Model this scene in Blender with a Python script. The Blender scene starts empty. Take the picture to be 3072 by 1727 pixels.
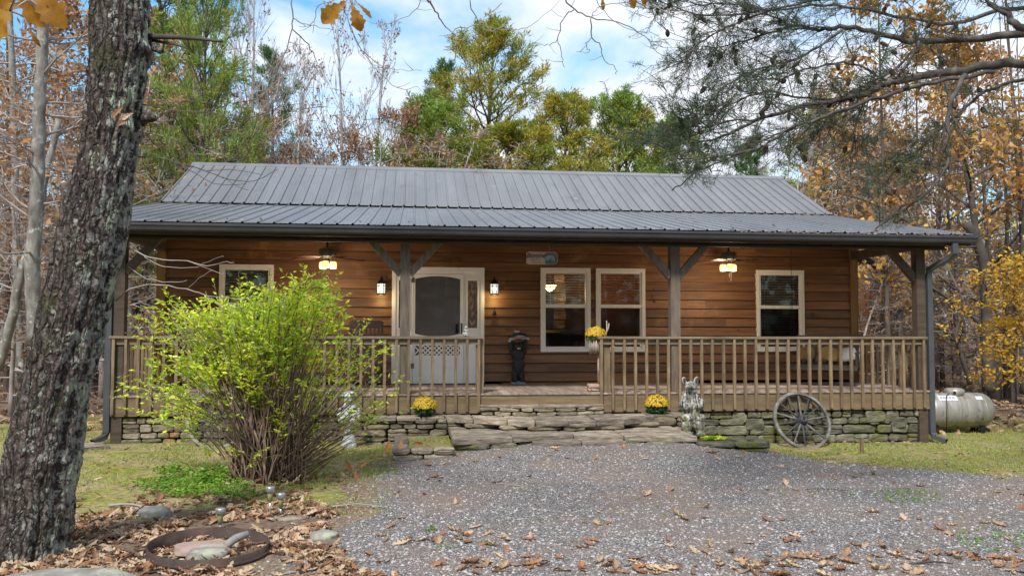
import bpy, bmesh, math, random
import numpy as np
from mathutils import Vector, Matrix, noise, Euler
rad = math.radians
SC = bpy.context.scene
COL = SC.collection
random.seed(7); NR = np.random.RandomState(7)

# ------------------------------------------------------------------ camera
FPX = 2518.49; CAM = Vector((4.40168, -13.20522, 1.75)); YAW, PIT, ROL = 0.117514, 0.04886, -0.0021345
KK = 3072/2576
_F = Vector((math.sin(YAW), math.cos(YAW), 0)); _R = Vector((math.cos(YAW), -math.sin(YAW), 0)); _Z = Vector((0, 0, 1))
F2 = _F*math.cos(PIT)+_Z*math.sin(PIT); U2 = -_F*math.sin(PIT)+_Z*math.cos(PIT)
R3 = _R*math.cos(ROL)-U2*math.sin(ROL); U3 = _R*math.sin(ROL)+U2*math.cos(ROL)
cam_data = bpy.data.cameras.new('camera'); cam = bpy.data.objects.new('camera', cam_data); COL.objects.link(cam)
cam_data.sensor_width = 36; cam_data.lens = 36*FPX/3072; cam_data.clip_end = 600; cam_data.clip_start = 0.05
m3 = Matrix((R3, U3, -F2)).transposed()
cam.matrix_world = Matrix.Translation(CAM) @ m3.to_4x4()
SC.camera = cam

def ray(u, v):   # direction through a point of the reference, to survey where things stand
    return F2+R3*((u*KK-1536)/FPX)+U3*((863.5-v*KK)/FPX)
def PY(u, v, y):
    d = ray(u, v); return CAM+d*((y-CAM.y)/d.y)
def PZ(u, v, z):
    d = ray(u, v); return CAM+d*((z-CAM.z)/d.z)
def PD(u, v, t): return CAM+ray(u, v)*t

# ------------------------------------------------------------------ world, sun, exposure
SUN_EL, SUN_AZ = rad(48), rad(205)      # azimuth measured clockwise from +Y
world = bpy.data.worlds.new('World'); SC.world = world; world.use_nodes = True
nt = world.node_tree; nt.nodes.clear()
def N(t, kind, **kw):
    n = t.nodes.new(kind)
    for k, v in kw.items(): setattr(n, k, v)
    return n
out = N(nt, 'ShaderNodeOutputWorld'); bg = N(nt, 'ShaderNodeBackground'); bg.inputs['Strength'].default_value = 0.13
sky = N(nt, 'ShaderNodeTexSky', sky_type='NISHITA', sun_disc=False); sky.sun_elevation = SUN_EL; sky.sun_rotation = SUN_AZ
sky.air_density = 1.0; sky.dust_density = 1.2; sky.ozone_density = 1.6
tc = N(nt, 'ShaderNodeTexCoord'); mp = N(nt, 'ShaderNodeMapping'); mp.inputs['Scale'].default_value = (1, 1, 2.4); mp.inputs['Location'].default_value = (0.3, 0.0, 0.75)
nz = N(nt, 'ShaderNodeTexNoise'); nz.inputs['Scale'].default_value = 2.6; nz.inputs['Detail'].default_value = 7; nz.inputs['Roughness'].default_value = .55; nz.inputs['Distortion'].default_value = .3
rp = N(nt, 'ShaderNodeValToRGB'); rp.color_ramp.elements[0].position = .40; rp.color_ramp.elements[1].position = .55
nz2 = N(nt, 'ShaderNodeTexNoise'); nz2.inputs['Scale'].default_value = 5; nz2.inputs['Detail'].default_value = 4
rp2 = N(nt, 'ShaderNodeValToRGB'); rp2.color_ramp.elements[0].position = .3; rp2.color_ramp.elements[1].position = .7
rp2.color_ramp.elements[0].color = (3.2, 3.5, 4.0, 1); rp2.color_ramp.elements[1].color = (4.9, 5.0, 5.2, 1)
mx = N(nt, 'ShaderNodeMix', data_type='RGBA')
gm = N(nt, 'ShaderNodeMix', data_type='RGBA', blend_type='MULTIPLY'); gm.inputs[0].default_value = 1; gm.inputs[7].default_value = (.62, 1.0, 1.05, 1)
L = nt.links.new
L(tc.outputs['Generated'], mp.inputs['Vector']); L(mp.outputs[0], nz.inputs['Vector']); L(mp.outputs[0], nz2.inputs['Vector'])
L(nz.outputs[0], rp.inputs[0]); L(nz2.outputs[0], rp2.inputs[0]); L(sky.outputs[0], gm.inputs[6])
L(rp.outputs[0], mx.inputs[0]); L(gm.outputs[2], mx.inputs[6]); L(rp2.outputs[0], mx.inputs[7]); L(mx.outputs[2], bg.inputs['Color']); L(bg.outputs[0], out.inputs[0])
sd = bpy.data.lights.new('sun', 'SUN'); sd.energy = 2.6; sd.angle = rad(9); sd.color = (1, .95, .87)
so = bpy.data.objects.new('sun', sd); COL.objects.link(so)
sv = Vector((math.sin(SUN_AZ)*math.cos(SUN_EL), math.cos(SUN_AZ)*math.cos(SUN_EL), math.sin(SUN_EL)))
so.rotation_euler = sv.to_track_quat('Z', 'Y').to_euler()
SC.view_settings.view_transform = 'Standard'; SC.view_settings.look = 'None'; SC.view_settings.gamma = 1; SC.view_settings.exposure = 0.95

# ------------------------------------------------------------------ materials
MATS = {}
def mat(name, cols, scale=4, stretch=(1, 1, 1), rough=.75, metal=0, bump=0, bscale=None, island=0, detail=6, spots=None, emit=None, trans=0, isl_ramp=False, coat=0, pos=None, clump=0):
    """cols: colour list run through noise (or through random-per-piece when isl_ramp)"""
    m = bpy.data.materials.new(name); m.use_nodes = True; t = m.node_tree; b = t.nodes['Principled BSDF']; lk = t.links.new
    MATS[name] = m
    co = N(t, 'ShaderNodeTexCoord'); mp = N(t, 'ShaderNodeMapping'); mp.inputs['Scale'].default_value = stretch; lk(co.outputs['Object'], mp.inputs['Vector'])
    geo = N(t, 'ShaderNodeNewGeometry')
    nz = N(t, 'ShaderNodeTexNoise'); nz.inputs['Scale'].default_value = scale; nz.inputs['Detail'].default_value = detail; nz.inputs['Roughness'].default_value = .6
    vec = mp.outputs[0]
    oi = N(t, 'ShaderNodeObjectInfo'); rs_ = N(t, 'ShaderNodeMath', operation='ADD'); lk(geo.outputs['Random Per Island'], rs_.inputs[0]); lk(oi.outputs['Random'], rs_.inputs[1]); rf_ = N(t, 'ShaderNodeMath', operation='FRACT'); lk(rs_.outputs[0], rf_.inputs[0]); RIS = rf_.outputs[0]
    if island:   # shift the grain of every separate board or stone
        va = N(t, 'ShaderNodeVectorMath', operation='SCALE'); va.inputs[0].default_value = (37, 53, 71); lk(RIS, va.inputs['Scale'])
        vb = N(t, 'ShaderNodeVectorMath', operation='ADD'); lk(mp.outputs[0], vb.inputs[0]); lk(va.outputs[0], vb.inputs[1]); vec = vb.outputs[0]
    lk(vec, nz.inputs['Vector'])
    r = N(t, 'ShaderNodeValToRGB'); cr = r.color_ramp
    lo, hi = (.0, 1.) if isl_ramp else (.3, .7)
    while len(cr.elements) < len(cols): cr.elements.new(.5)
    for i, c in enumerate(cols):
        cr.elements[i].position = (pos[i] if pos else lo+(hi-lo)*i/max(1, len(cols)-1)); cr.elements[i].color = (*c, 1)
    if isl_ramp and clump:      # leaves of one spray share a hue
        nz.inputs['Scale'].default_value = clump; nz.inputs['Detail'].default_value = 2
        w1 = N(t, 'ShaderNodeMath', operation='MULTIPLY_ADD'); w1.inputs[1].default_value = .42; w1.inputs[2].default_value = 0; lk(geo.outputs['Random Per Island'], w1.inputs[0])
        w2 = N(t, 'ShaderNodeMapRange'); w2.inputs['From Min'].default_value = .3; w2.inputs['From Max'].default_value = .7; w2.inputs['To Max'].default_value = .58; lk(nz.outputs[0], w2.inputs['Value'])
        w3 = N(t, 'ShaderNodeMath', operation='ADD'); lk(w1.outputs[0], w3.inputs[0]); lk(w2.outputs[0], w3.inputs[1]); lk(w3.outputs[0], r.inputs[0])
    else: lk(geo.outputs['Random Per Island'] if isl_ramp else nz.outputs[0], r.inputs[0])
    c = r.outputs[0]
    if island:
        mr = N(t, 'ShaderNodeMapRange'); mr.inputs['To Min'].default_value = 1-island; mr.inputs['To Max'].default_value = 1+island; lk(RIS, mr.inputs['Value'])
        mm = N(t, 'ShaderNodeVectorMath', operation='SCALE'); lk(c, mm.inputs[0]); lk(mr.outputs[0], mm.inputs['Scale']); c = mm.outputs[0]
    for sp in (spots or []):   # (colour, scale, threshold, softness)
        n2 = N(t, 'ShaderNodeTexNoise'); n2.inputs['Scale'].default_value = sp[1]; n2.inputs['Detail'].default_value = 8; n2.inputs['Roughness'].default_value = .65
        lk(co.outputs['Object'], n2.inputs['Vector'])
        q = N(t, 'ShaderNodeMapRange'); q.inputs['From Min'].default_value = sp[2]; q.inputs['From Max'].default_value = sp[2]+sp[3]; lk(n2.outputs[0], q.inputs['Value'])
        x = N(t, 'ShaderNodeMix', data_type='RGBA'); lk(q.outputs[0], x.inputs[0]); lk(c, x.inputs[6]); x.inputs[7].default_value = (*sp[0], 1); c = x.outputs[2]
    lk(c, b.inputs['Base Color']); b.inputs['Roughness'].default_value = rough; b.inputs['Metallic'].default_value = metal
    b.inputs['Coat Weight'].default_value = coat
    if bump:
        bn = N(t, 'ShaderNodeTexNoise'); bn.inputs['Scale'].default_value = bscale or scale*2; bn.inputs['Detail'].default_value = 8; bn.inputs['Roughness'].default_value = .65; lk(vec, bn.inputs['Vector'])
        bp = N(t, 'ShaderNodeBump'); bp.inputs['Strength'].default_value = 1; bp.inputs['Distance'].default_value = bump; lk(bn.outputs[0], bp.inputs['Height']); lk(bp.outputs[0], b.inputs['Normal'])
    if emit: b.inputs['Emission Color'].default_value = (*emit[0], 1); b.inputs['Emission Strength'].default_value = emit[1]
    if trans:
        tr = N(t, 'ShaderNodeBsdfTranslucent'); ms = N(t, 'ShaderNodeMixShader'); ms.inputs[0].default_value = trans
        lk(c, tr.inputs['Color']); lk(b.outputs[0], ms.inputs[1]); lk(tr.outputs[0], ms.inputs[2]); lk(ms.outputs[0], t.nodes['Material Output'].inputs[0])
    return m
def glass_mat(name, tint, refl, rough=.02):
    m = bpy.data.materials.new(name); m.use_nodes = True; t = m.node_tree; t.nodes.clear(); lk = t.links.new
    o = N(t, 'ShaderNodeOutputMaterial'); a = N(t, 'ShaderNodeBsdfTransparent'); a.inputs[0].default_value = (*tint, 1)
    g = N(t, 'ShaderNodeBsdfGlossy'); g.inputs['Roughness'].default_value = rough; g.inputs[0].default_value = (1, 1, 1, 1)
    fr = N(t, 'ShaderNodeFresnel'); fr.inputs[0].default_value = 1.5; ad = N(t, 'ShaderNodeMath', operation='ADD'); ad.inputs[1].default_value = refl
    ms = N(t, 'ShaderNodeMixShader'); lk(fr.outputs[0], ad.inputs[0]); lk(ad.outputs[0], ms.inputs[0]); lk(a.outputs[0], ms.inputs[1]); lk(g.outputs[0], ms.inputs[2]); lk(ms.outputs[0], o.inputs[0])
    return m

siding = mat('cedar siding', [(.10, .042, .018), (.165, .074, .029), (.24, .116, .048)], 2.2, (.45, 4, 5), .6, bump=.003, bscale=14, island=.30, spots=[((.045, .018, .008), 3.2, .66, .04), ((.40, .20, .08), 1.1, .60, .2)])
trimw = mat('corner board wood', [(.14, .07, .02), (.26, .13, .04)], 3, (6, 6, .6), .6, bump=.002, island=.1)
railw = mat('weathered rail wood', [(.10, .068, .038), (.175, .12, .07), (.26, .19, .115)], 4, (5, 5, .8), .75, bump=.003, island=.2, spots=[((.06, .042, .025), 5, .66, .1)])
railh = mat('weathered rail cap', [(.10, .072, .048), (.18, .13, .085), (.27, .205, .145)], 4, (.6, 5, 5), .75, bump=.003, island=.15)
skirtw = mat('mossy skirt board', [(.095, .065, .035), (.155, .11, .06), (.21, .155, .09)], 2.5, (.5, 4, 4), .75, bump=.003, island=.12, spots=[((.07, .055, .03), 3, .62, .12), ((.14, .15, .03), 6, .66, .1)])
postw = mat('grey rough post wood', [(.075, .055, .042), (.135, .102, .078), (.19, .15, .115)], 4, (5, 5, .7), .8, bump=.004, island=.1)
postd = mat('brown beam wood', [(.042, .029, .02), (.088, .060, .042)], 4, (.8, 5, 5), .75, bump=.003, island=.1)
deckw = mat('deck boards', [(.14, .10, .08), (.26, .20, .165), (.36, .30, .26)], 3, (5, .6, 5), .7, bump=.003, island=.22)
ceilw = mat('porch ceiling boards', [(.16, .08, .035), (.27, .15, .07)], 3, (.6, 5, 5), .7, island=.12)
metalr = mat('grey roof metal', [(.165, .165, .178), (.195, .197, .212), (.225, .227, .242)], 1.1, (2.2, .35, .35), .42, metal=.35, island=0, bump=.0015, bscale=5, spots=[((.11, .11, .115), 1.8, .58, .2), ((.07, .055, .045), 18, .70, .04), ((.30, .30, .31), 3, .64, .1)])
gutm = mat('dark gutter metal', [(.045, .045, .053), (.062, .062, .073)], 3, rough=.32, metal=.2)
downm = mat('downspout metal', [(.075, .08, .095), (.10, .105, .12)], 3, rough=.35, metal=.3, spots=[((.05, .06, .03), 6, .66, .1)])
creamv = mat('cream vinyl', [(.72, .69, .62), (.79, .76, .70)], 5, rough=.5)
whitep = mat('white paint', [(.82, .81, .81), (.88, .87, .87)], 4, rough=.45, spots=[((.45, .41, .36), 5, .66, .1)])
doorp = mat('taupe door paint', [(.30, .25, .245), (.34, .285, .28)], 2, rough=.4)
darkm = mat('black iron', [(.012, .012, .014), (.025, .024, .024)], 8, rough=.45, metal=.4)
blindm = mat('window blind', [(.50, .46, .44), (.60, .56, .53)], 3, rough=.6, island=.1)
blindw = mat('wood window blind', [(.42, .22, .16), (.55, .30, .22)], 3, rough=.5, island=.1)
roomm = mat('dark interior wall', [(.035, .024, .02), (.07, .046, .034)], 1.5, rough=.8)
paneg = glass_mat('window glass', (.86, .86, .84), -.02)
screeng = glass_mat('screened glass', (.48, .47, .48), -.03, .05)
sideg = mat('pebbled sidelight glass', [(.06, .032, .025), (.16, .10, .08), (.34, .27, .24)], 22, (1, 1, .5), .25, bump=.006, bscale=30)
stonew = mat('mossy foundation stone', [(.06, .057, .04), (.13, .122, .085), (.235, .22, .16)], 6, (1, 1, 2.5), .9, bump=.03, bscale=14, island=.38, spots=[((.11, .115, .025), 2.2, .50, .12), ((.30, .19, .10), 1.7, .64, .08), ((.03, .032, .025), 9, .64, .1)])
stoneb = mat('buff foundation stone', [(.10, .08, .05), (.21, .175, .12), (.33, .285, .215)], 6, (1, 1, 2.5), .9, bump=.03, bscale=14, island=.35, spots=[((.32, .17, .08), 1.9, .60, .1), ((.05, .045, .035), 9, .64, .1), ((.13, .14, .04), 4, .62, .1)])
stones = mat('flagstone', [(.11, .088, .068), (.235, .19, .15), (.41, .355, .285)], 5, (1, 1.6, 5), .88, bump=.025, bscale=12, island=.35, spots=[((.36, .20, .11), 1.6, .62, .1), ((.11, .12, .04), 4, .62, .08), ((.05, .048, .04), 9, .64, .08)])
mortar = mat('dark joint', [(.02, .019, .014), (.045, .04, .03)], 9, rough=1)
bark0 = mat('deep furrowed bark', [(.022, .014, .012), (.085, .058, .05), (.21, .165, .145)], 9, (1, 1, .35), .95, bump=.05, bscale=10, spots=[((.30, .32, .29), 9, .60, .05), ((.38, .46, .30), 4.5, .635, .04), ((.04, .045, .012), 2.2, .60, .1)])
bark = bpy.data.materials.new('deep furrowed oak bark'); bark.use_nodes = True; t = bark.node_tree; b = t.nodes['Principled BSDF']; lk = t.links.new
co = N(t, 'ShaderNodeTexCoord'); mp = N(t, 'ShaderNodeMapping'); mp.inputs['Scale'].default_value = (1, 1, .22); lk(co.outputs['Object'], mp.inputs[0])
def _n(sc, det=8, ro=.65, v=None):
    n = N(t, 'ShaderNodeTexNoise'); n.inputs['Scale'].default_value = sc; n.inputs['Detail'].default_value = det; n.inputs['Roughness'].default_value = ro; lk(v or co.outputs['Object'], n.inputs['Vector']); return n.outputs[0]
def _r(v, *st):
    r = N(t, 'ShaderNodeValToRGB'); cr = r.color_ramp
    while len(cr.elements) < len(st): cr.elements.new(.5)
    for e, (p, c) in zip(cr.elements, st): e.position = p; e.color = (*c, 1) if hasattr(c, '__len__') else (c, c, c, 1)
    lk(v, r.inputs[0]); return r.outputs[0]
def _m(f, a, c, bt='MIX'):
    x = N(t, 'ShaderNodeMix', data_type='RGBA', blend_type=bt)
    for s_, i_ in ((f, 0), (a, 6), (c, 7)):
        if hasattr(s_, 'is_linked'): lk(s_, x.inputs[i_])
        else: x.inputs[i_].default_value = s_ if i_ == 0 else (*s_, 1)
    return x.outputs[2]
wob = N(t, 'ShaderNodeVectorMath', operation='ADD'); wn = N(t, 'ShaderNodeTexNoise'); wn.inputs['Scale'].default_value = 6; wn.inputs['Detail'].default_value = 3; lk(co.outputs['Object'], wn.inputs['Vector'])
ws = N(t, 'ShaderNodeVectorMath', operation='SCALE'); ws.inputs['Scale'].default_value = .10; lk(wn.outputs['Color'], ws.inputs[0]); lk(mp.outputs[0], wob.inputs[0]); lk(ws.outputs[0], wob.inputs[1])
vo = N(t, 'ShaderNodeTexVoronoi', feature='DISTANCE_TO_EDGE'); vo.inputs['Scale'].default_value = 19; lk(wob.outputs[0], vo.inputs['Vector'])
crack = _r(vo.outputs['Distance'], (.0, 0.), (.16, .7), (.4, 1.))
plate = _r(_n(34), (.34, (.022, .015, .013)), (.48, (.075, .054, .047)), (.60, (.17, .14, .128)), (.74, (.34, .31, .29)))
c = _m(crack, (.026, .018, .015), plate)
sx = N(t, 'ShaderNodeSeparateXYZ'); gn = N(t, 'ShaderNodeNewGeometry'); lk(gn.outputs['Normal'], sx.inputs[0])
rgt = N(t, 'ShaderNodeMapRange'); rgt.inputs['From Min'].default_value = -.2; rgt.inputs['From Max'].default_value = .95; rgt.inputs['To Max'].default_value = .135; lk(sx.outputs[0], rgt.inputs['Value'])
ad = N(t, 'ShaderNodeMath', operation='ADD'); lk(rgt.outputs[0], ad.inputs[0]); lk(_n(11, 10, .75), ad.inputs[1])
c = _m(_r(ad.outputs[0], (.60, 0.), (.65, .85)), c, (.36, .37, .335))       # grey green crustose lichen, thicker on the side away from the wood
ad2 = N(t, 'ShaderNodeMath', operation='ADD'); lk(rgt.outputs[0], ad2.inputs[0]); lk(_n(5, 9, .7), ad2.inputs[1])
c = _m(_r(ad2.outputs[0], (.66, 0.), (.70, .9)), c, (.42, .48, .35))
c = _m(_r(_n(3), (.55, 0.), (.66, .55)), c, (.045, .055, .012))
ad3 = N(t, 'ShaderNodeMath', operation='MULTIPLY_ADD'); lk(_n(38, 4, .6), ad3.inputs[0]); ad3.inputs[1].default_value = .62; ad4 = N(t, 'ShaderNodeMath', operation='MULTIPLY'); lk(_n(4, 4), ad4.inputs[0]); ad4.inputs[1].default_value = .38; lk(ad4.outputs[0], ad3.inputs[2])
c = _m(_r(ad3.outputs[0], (.565, 0.), (.61, .6)), c, (.27, .265, .24))   # small pale lichen flakes
lk(c, b.inputs['Base Color']); b.inputs['Roughness'].default_value = .95
hm = N(t, 'ShaderNodeMath', operation='MULTIPLY_ADD'); hm.inputs[1].default_value = .55; lk(_n(30, 10, .75), hm.inputs[0]); lk(crack, hm.inputs[2])
bp = N(t, 'ShaderNodeBump'); bp.inputs['Distance'].default_value = .028; lk(hm.outputs[0], bp.inputs['Height']); lk(bp.outputs[0], b.inputs['Normal'])
barkg = mat('smooth grey bark', [(.10, .09, .08), (.20, .185, .17), (.33, .32, .30)], 5, (2, 2, 1), .9, bump=.01, spots=[((.42, .43, .40), 7, .58, .06), ((.12, .16, .07), 3, .64, .1)])
twigm = mat('pale twig bark', [(.22, .19, .18), (.40, .36, .34)], 3, rough=.9)
twigd = mat('dark twig bark', [(.035, .027, .024), (.095, .078, .07)], 3, rough=.9)
barkp = mat('pine bark', [(.055, .04, .033), (.14, .105, .085)], 6, (1, 1, .5), .95, bump=.02)
stemm = mat('shrub stem', [(.07, .04, .025), (.17, .11, .075), (.27, .20, .15)], 6, rough=.85, island=.3)
pinel = mat('yellow green pine needles', [(.07, .15, .03), (.20, .28, .03), (.36, .37, .03), (.12, .20, .04), (.60, .38, .04), (.42, .38, .03), (.17, .28, .04)], clump=1.1, isl_ramp=True, rough=.6, trans=.3)
pinek = mat('fresh green pine needles', [(.07, .15, .03), (.16, .26, .04), (.28, .36, .04), (.11, .20, .04), (.42, .38, .05), (.22, .30, .05)], isl_ramp=True, clump=1.1, rough=.6, trans=.3)
pined = mat('dark pine needles', [(.06, .13, .05), (.11, .20, .06), (.08, .16, .05), (.20, .26, .06)], clump=1, isl_ramp=True, rough=.6, trans=.25)
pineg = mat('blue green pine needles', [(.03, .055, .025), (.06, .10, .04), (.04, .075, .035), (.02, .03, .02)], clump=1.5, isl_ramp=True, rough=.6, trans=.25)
orangel = mat('orange oak leaves', [(.40, .17, .06), (.58, .28, .08), (.30, .12, .05), (.52, .34, .20), (.24, .11, .06), (.60, .36, .14)], clump=1.2, isl_ramp=True, rough=.6, trans=.4)
brownl = mat('brown hanging leaves', [(.28, .15, .09), (.40, .22, .12), (.20, .10, .06), (.46, .31, .21)], isl_ramp=True, rough=.7, trans=.3)
yellowl = mat('golden leaves', [(.60, .33, .02), (.68, .46, .04), (.42, .19, .02), (.48, .42, .05)], clump=1.6, isl_ramp=True, rough=.6, trans=.4)
amberl = mat('amber leaves', [(.46, .21, .06), (.62, .33, .08), (.32, .15, .06), (.70, .46, .10), (.24, .13, .07)], clump=1.2, isl_ramp=True, rough=.6, trans=.4)
redl = mat('red leaves', [(.42, .06, .05), (.50, .12, .08), (.30, .05, .05)], isl_ramp=True, rough=.6, trans=.4)
bushl = mat('chartreuse leaves', [(.46, .62, .03), (.68, .82, .03), (.28, .50, .05), (.84, .84, .05), (.60, .78, .07), (.72, .62, .06)], clump=2.2, isl_ramp=True, rough=.5, trans=.42)
weedl = mat('low green leaves', [(.08, .21, .02), (.16, .31, .03), (.24, .38, .04)], clump=3, isl_ramp=True, rough=.55, trans=.3)
litterl = mat('dry leaves', [(.20, .12, .07), (.36, .25, .16), (.50, .38, .26), (.27, .13, .06), (.14, .08, .05), (.46, .34, .23), (.30, .21, .14)], clump=2.5, isl_ramp=True, rough=.75, trans=.15)
grassl = mat('grass blades', [(.15, .20, .03), (.30, .33, .05), (.48, .40, .20), (.14, .28, .03), (.38, .36, .09), (.34, .25, .13)], clump=1.5, isl_ramp=True, rough=.7, trans=.25)
thick_l = mat('mixed woodland leaves', [(.26, .16, .10), (.40, .25, .12), (.18, .20, .06), (.50, .32, .09), (.34, .26, .20), (.42, .20, .10), (.24, .26, .08)], clump=0.5, isl_ramp=True, rough=.8, trans=.3)

# ------------------------------------------------------------------ object helpers
def tag(o, label=None, cat=None, group=None, kind=None):
    for k, v in (('label', label), ('category', cat), ('group', group), ('kind', kind)):
        if v: o[k] = v
    return o
def mesh_from(name, vs, fs, smooth=False):
    me = bpy.data.meshes.new(name); me.from_pydata([tuple(v) for v in vs], [], fs); me.update()
    if smooth: me.shade_smooth()
    return me
def link(name, me, m, parent=None, loc=None):
    o = bpy.data.objects.new(name, me); COL.objects.link(o)
    if m is not None:
        me.materials.clear(); me.materials.append(m)
    if parent is not None: o.parent = parent
    if loc is not None: o.location = loc
    return o
def empty(name, loc, label, cat, group=None, rz=0):
    o = bpy.data.objects.new(name, None); COL.objects.link(o); o.location = loc; o.rotation_euler = (0, 0, rz); o.empty_display_size = .1
    return tag(o, label, cat, group)
def copy_tree(o, parent=None):
    c = o.copy(); COL.objects.link(c); c.parent = parent
    for ch in list(o.children): copy_tree(ch, c)
    return c
class MB:
    def __init__(s): s.v = []; s.f = []
    def add(s, vs, fs):
        k = len(s.v); s.v += [tuple(a) for a in vs]; s.f += [tuple(i+k for i in f) for f in fs]; return s
    def box(s, x0, x1, y0, y1, z0, z1, mtx=None, bev=0):
        if bev:
            b = bev; vs = []
            for z, i in ((z0, b), (z0+b, 0), (z1-b, 0), (z1, b)):
                vs += [(x0+i, y0+i, z), (x1-i, y0+i, z), (x1-i, y1-i, z), (x0+i, y1-i, z)]
            fs = [(3, 2, 1, 0), (12, 13, 14, 15)]
            for k in range(3):
                for j in range(4): a = k*4; fs.append((a+j, a+(j+1) % 4, a+4+(j+1) % 4, a+4+j))
        else:
            vs = [(x, y, z) for z in (z0, z1) for x, y in ((x0, y0), (x1, y0), (x1, y1), (x0, y1))]
            fs = [(3, 2, 1, 0), (4, 5, 6, 7), (0, 1, 5, 4), (1, 2, 6, 5), (2, 3, 7, 6), (3, 0, 4, 7)]
        if mtx: vs = [mtx @ Vector(a) for a in vs]
        return s.add(vs, fs)
    def beam(s, a, b, w, h, up=(0, 0, 1)):
        a = Vector(a); b = Vector(b); d = (b-a).normalized(); up = Vector(up)
        x = d.cross(up).normalized(); z = x.cross(d).normalized(); vs = []
        for p in (a, b):
            for i, j in ((-1, -1), (1, -1), (1, 1), (-1, 1)): vs.append(p+x*(w/2*i)+z*(h/2*j))
        return s.add(vs, [(3, 2, 1, 0), (4, 5, 6, 7), (0, 1, 5, 4), (1, 2, 6, 5), (2, 3, 7, 6), (3, 0, 4, 7)])
    def tube(s, pts, rs, n=8, cap=True):
        pts = [Vector(p) for p in pts]
        if not hasattr(rs, '__len__'): rs = [rs]*len(pts)
        d = (pts[1]-pts[0]).normalized(); a = Vector((1, 0, 0)) if abs(d.x) < .8 else Vector((0, 1, 0)); x = (a-d*a.dot(d)).normalized()
        vs = []
        for i, p in enumerate(pts):
            d = (pts[min(i+1, len(pts)-1)]-pts[max(i-1, 0)])
            if d.length < 1e-9: d = Vector((0, 0, 1))
            d.normalize(); x = (x-d*x.dot(d)).normalized(); y = d.cross(x)
            for k in range(n):
                t = 2*math.pi*k/n; vs.append(p+(x*math.cos(t)+y*math.sin(t))*rs[i])
        fs = [(i*n+k, i*n+(k+1) % n, (i+1)*n+(k+1) % n, (i+1)*n+k) for i in range(len(pts)-1) for k in range(n)]
        if cap: fs += [tuple(range(n-1, -1, -1)), tuple(range((len(pts)-1)*n, len(pts)*n))]
        return s.add(vs, fs)
    def lathe(s, prof, n=20, c=(0, 0, 0), mtx=None, cap=True):
        vs = []
        for r, z in prof:
            for k in range(n):
                t = 2*math.pi*k/n; p = Vector((c[0]+r*math.cos(t), c[1]+r*math.sin(t), c[2]+z)); vs.append(mtx @ p if mtx else p)
        fs = [(i*n+k, i*n+(k+1) % n, (i+1)*n+(k+1) % n, (i+1)*n+k) for i in range(len(prof)-1) for k in range(n)]
        if cap: fs += [tuple(range(n-1, -1, -1)), tuple(range((len(prof)-1)*n, len(prof)*n))]
        return s.add(vs, fs)
    def prism(s, poly, y0, y1):   # polygon in x,z extruded along y
        n = len(poly); vs = [(x, y0, z) for x, z in poly]+[(x, y1, z) for x, z in poly]
        return s.add(vs, [tuple(range(n)), tuple(range(2*n-1, n-1, -1))]+[(i+n, (i+1) % n+n, (i+1) % n, i) for i in range(n)])
    def quad(s, *p): return s.add(p, [tuple(range(len(p)))])
    def build(s, name, m, parent=None, smooth=False, loc=None):
        return link(name, mesh_from(name, s.v, s.f, smooth), m, parent, loc)

def np_mesh(name, V, nv):      # V: (N*nv,3) verts, faces of nv verts each
    V = np.asarray(V, dtype=np.float32).reshape(-1, 3); n = len(V)//nv
    me = bpy.data.meshes.new(name); me.vertices.add(len(V)); me.vertices.foreach_set('co', V.ravel())
    me.loops.add(len(V)); me.loops.foreach_set('vertex_index', np.arange(len(V), dtype=np.int32))
    me.polygons.add(n); me.polygons.foreach_set('loop_start', np.arange(0, len(V), nv, dtype=np.int32)); me.update(calc_edges=True)
    return me
def norm(a): return a/np.maximum(np.linalg.norm(a, axis=-1, keepdims=True), 1e-9)
def leaf_quads(c, ax, ln, wd, fold=0):   # pointed leaves: centres, axes, length, width
    c = np.asarray(c, float); ax = norm(np.asarray(ax, float)); n = len(c)
    rn = norm(NR.normal(size=(n, 3))); b = norm(np.cross(ax, rn)); ln = np.broadcast_to(ln, n)[:, None]; wd = np.broadcast_to(wd, n)[:, None]
    return np.stack([c-ax*ln/2, c+b*wd/2-ax*ln*.05, c+ax*ln/2, c-b*wd/2-ax*ln*.05], 1).reshape(-1, 3)
def ellipsoid(mb, c, r, rot=None, n=16, m=10):
    M4 = Matrix.Translation(Vector(c)) @ (Euler(rot).to_matrix().to_4x4() if rot else Matrix()) @ Matrix.Diagonal((r[0], r[1], r[2], 1))
    vs = [M4 @ Vector((math.sin(math.pi*i/m)*math.cos(2*math.pi*k/n), math.sin(math.pi*i/m)*math.sin(2*math.pi*k/n), math.cos(math.pi*i/m))) for i in range(m+1) for k in range(n)]
    fs = [(i*n+k, (i+1)*n+k, (i+1)*n+(k+1) % n, i*n+(k+1) % n) for i in range(m) for k in range(n)]
    return mb.add(vs, fs)
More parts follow.
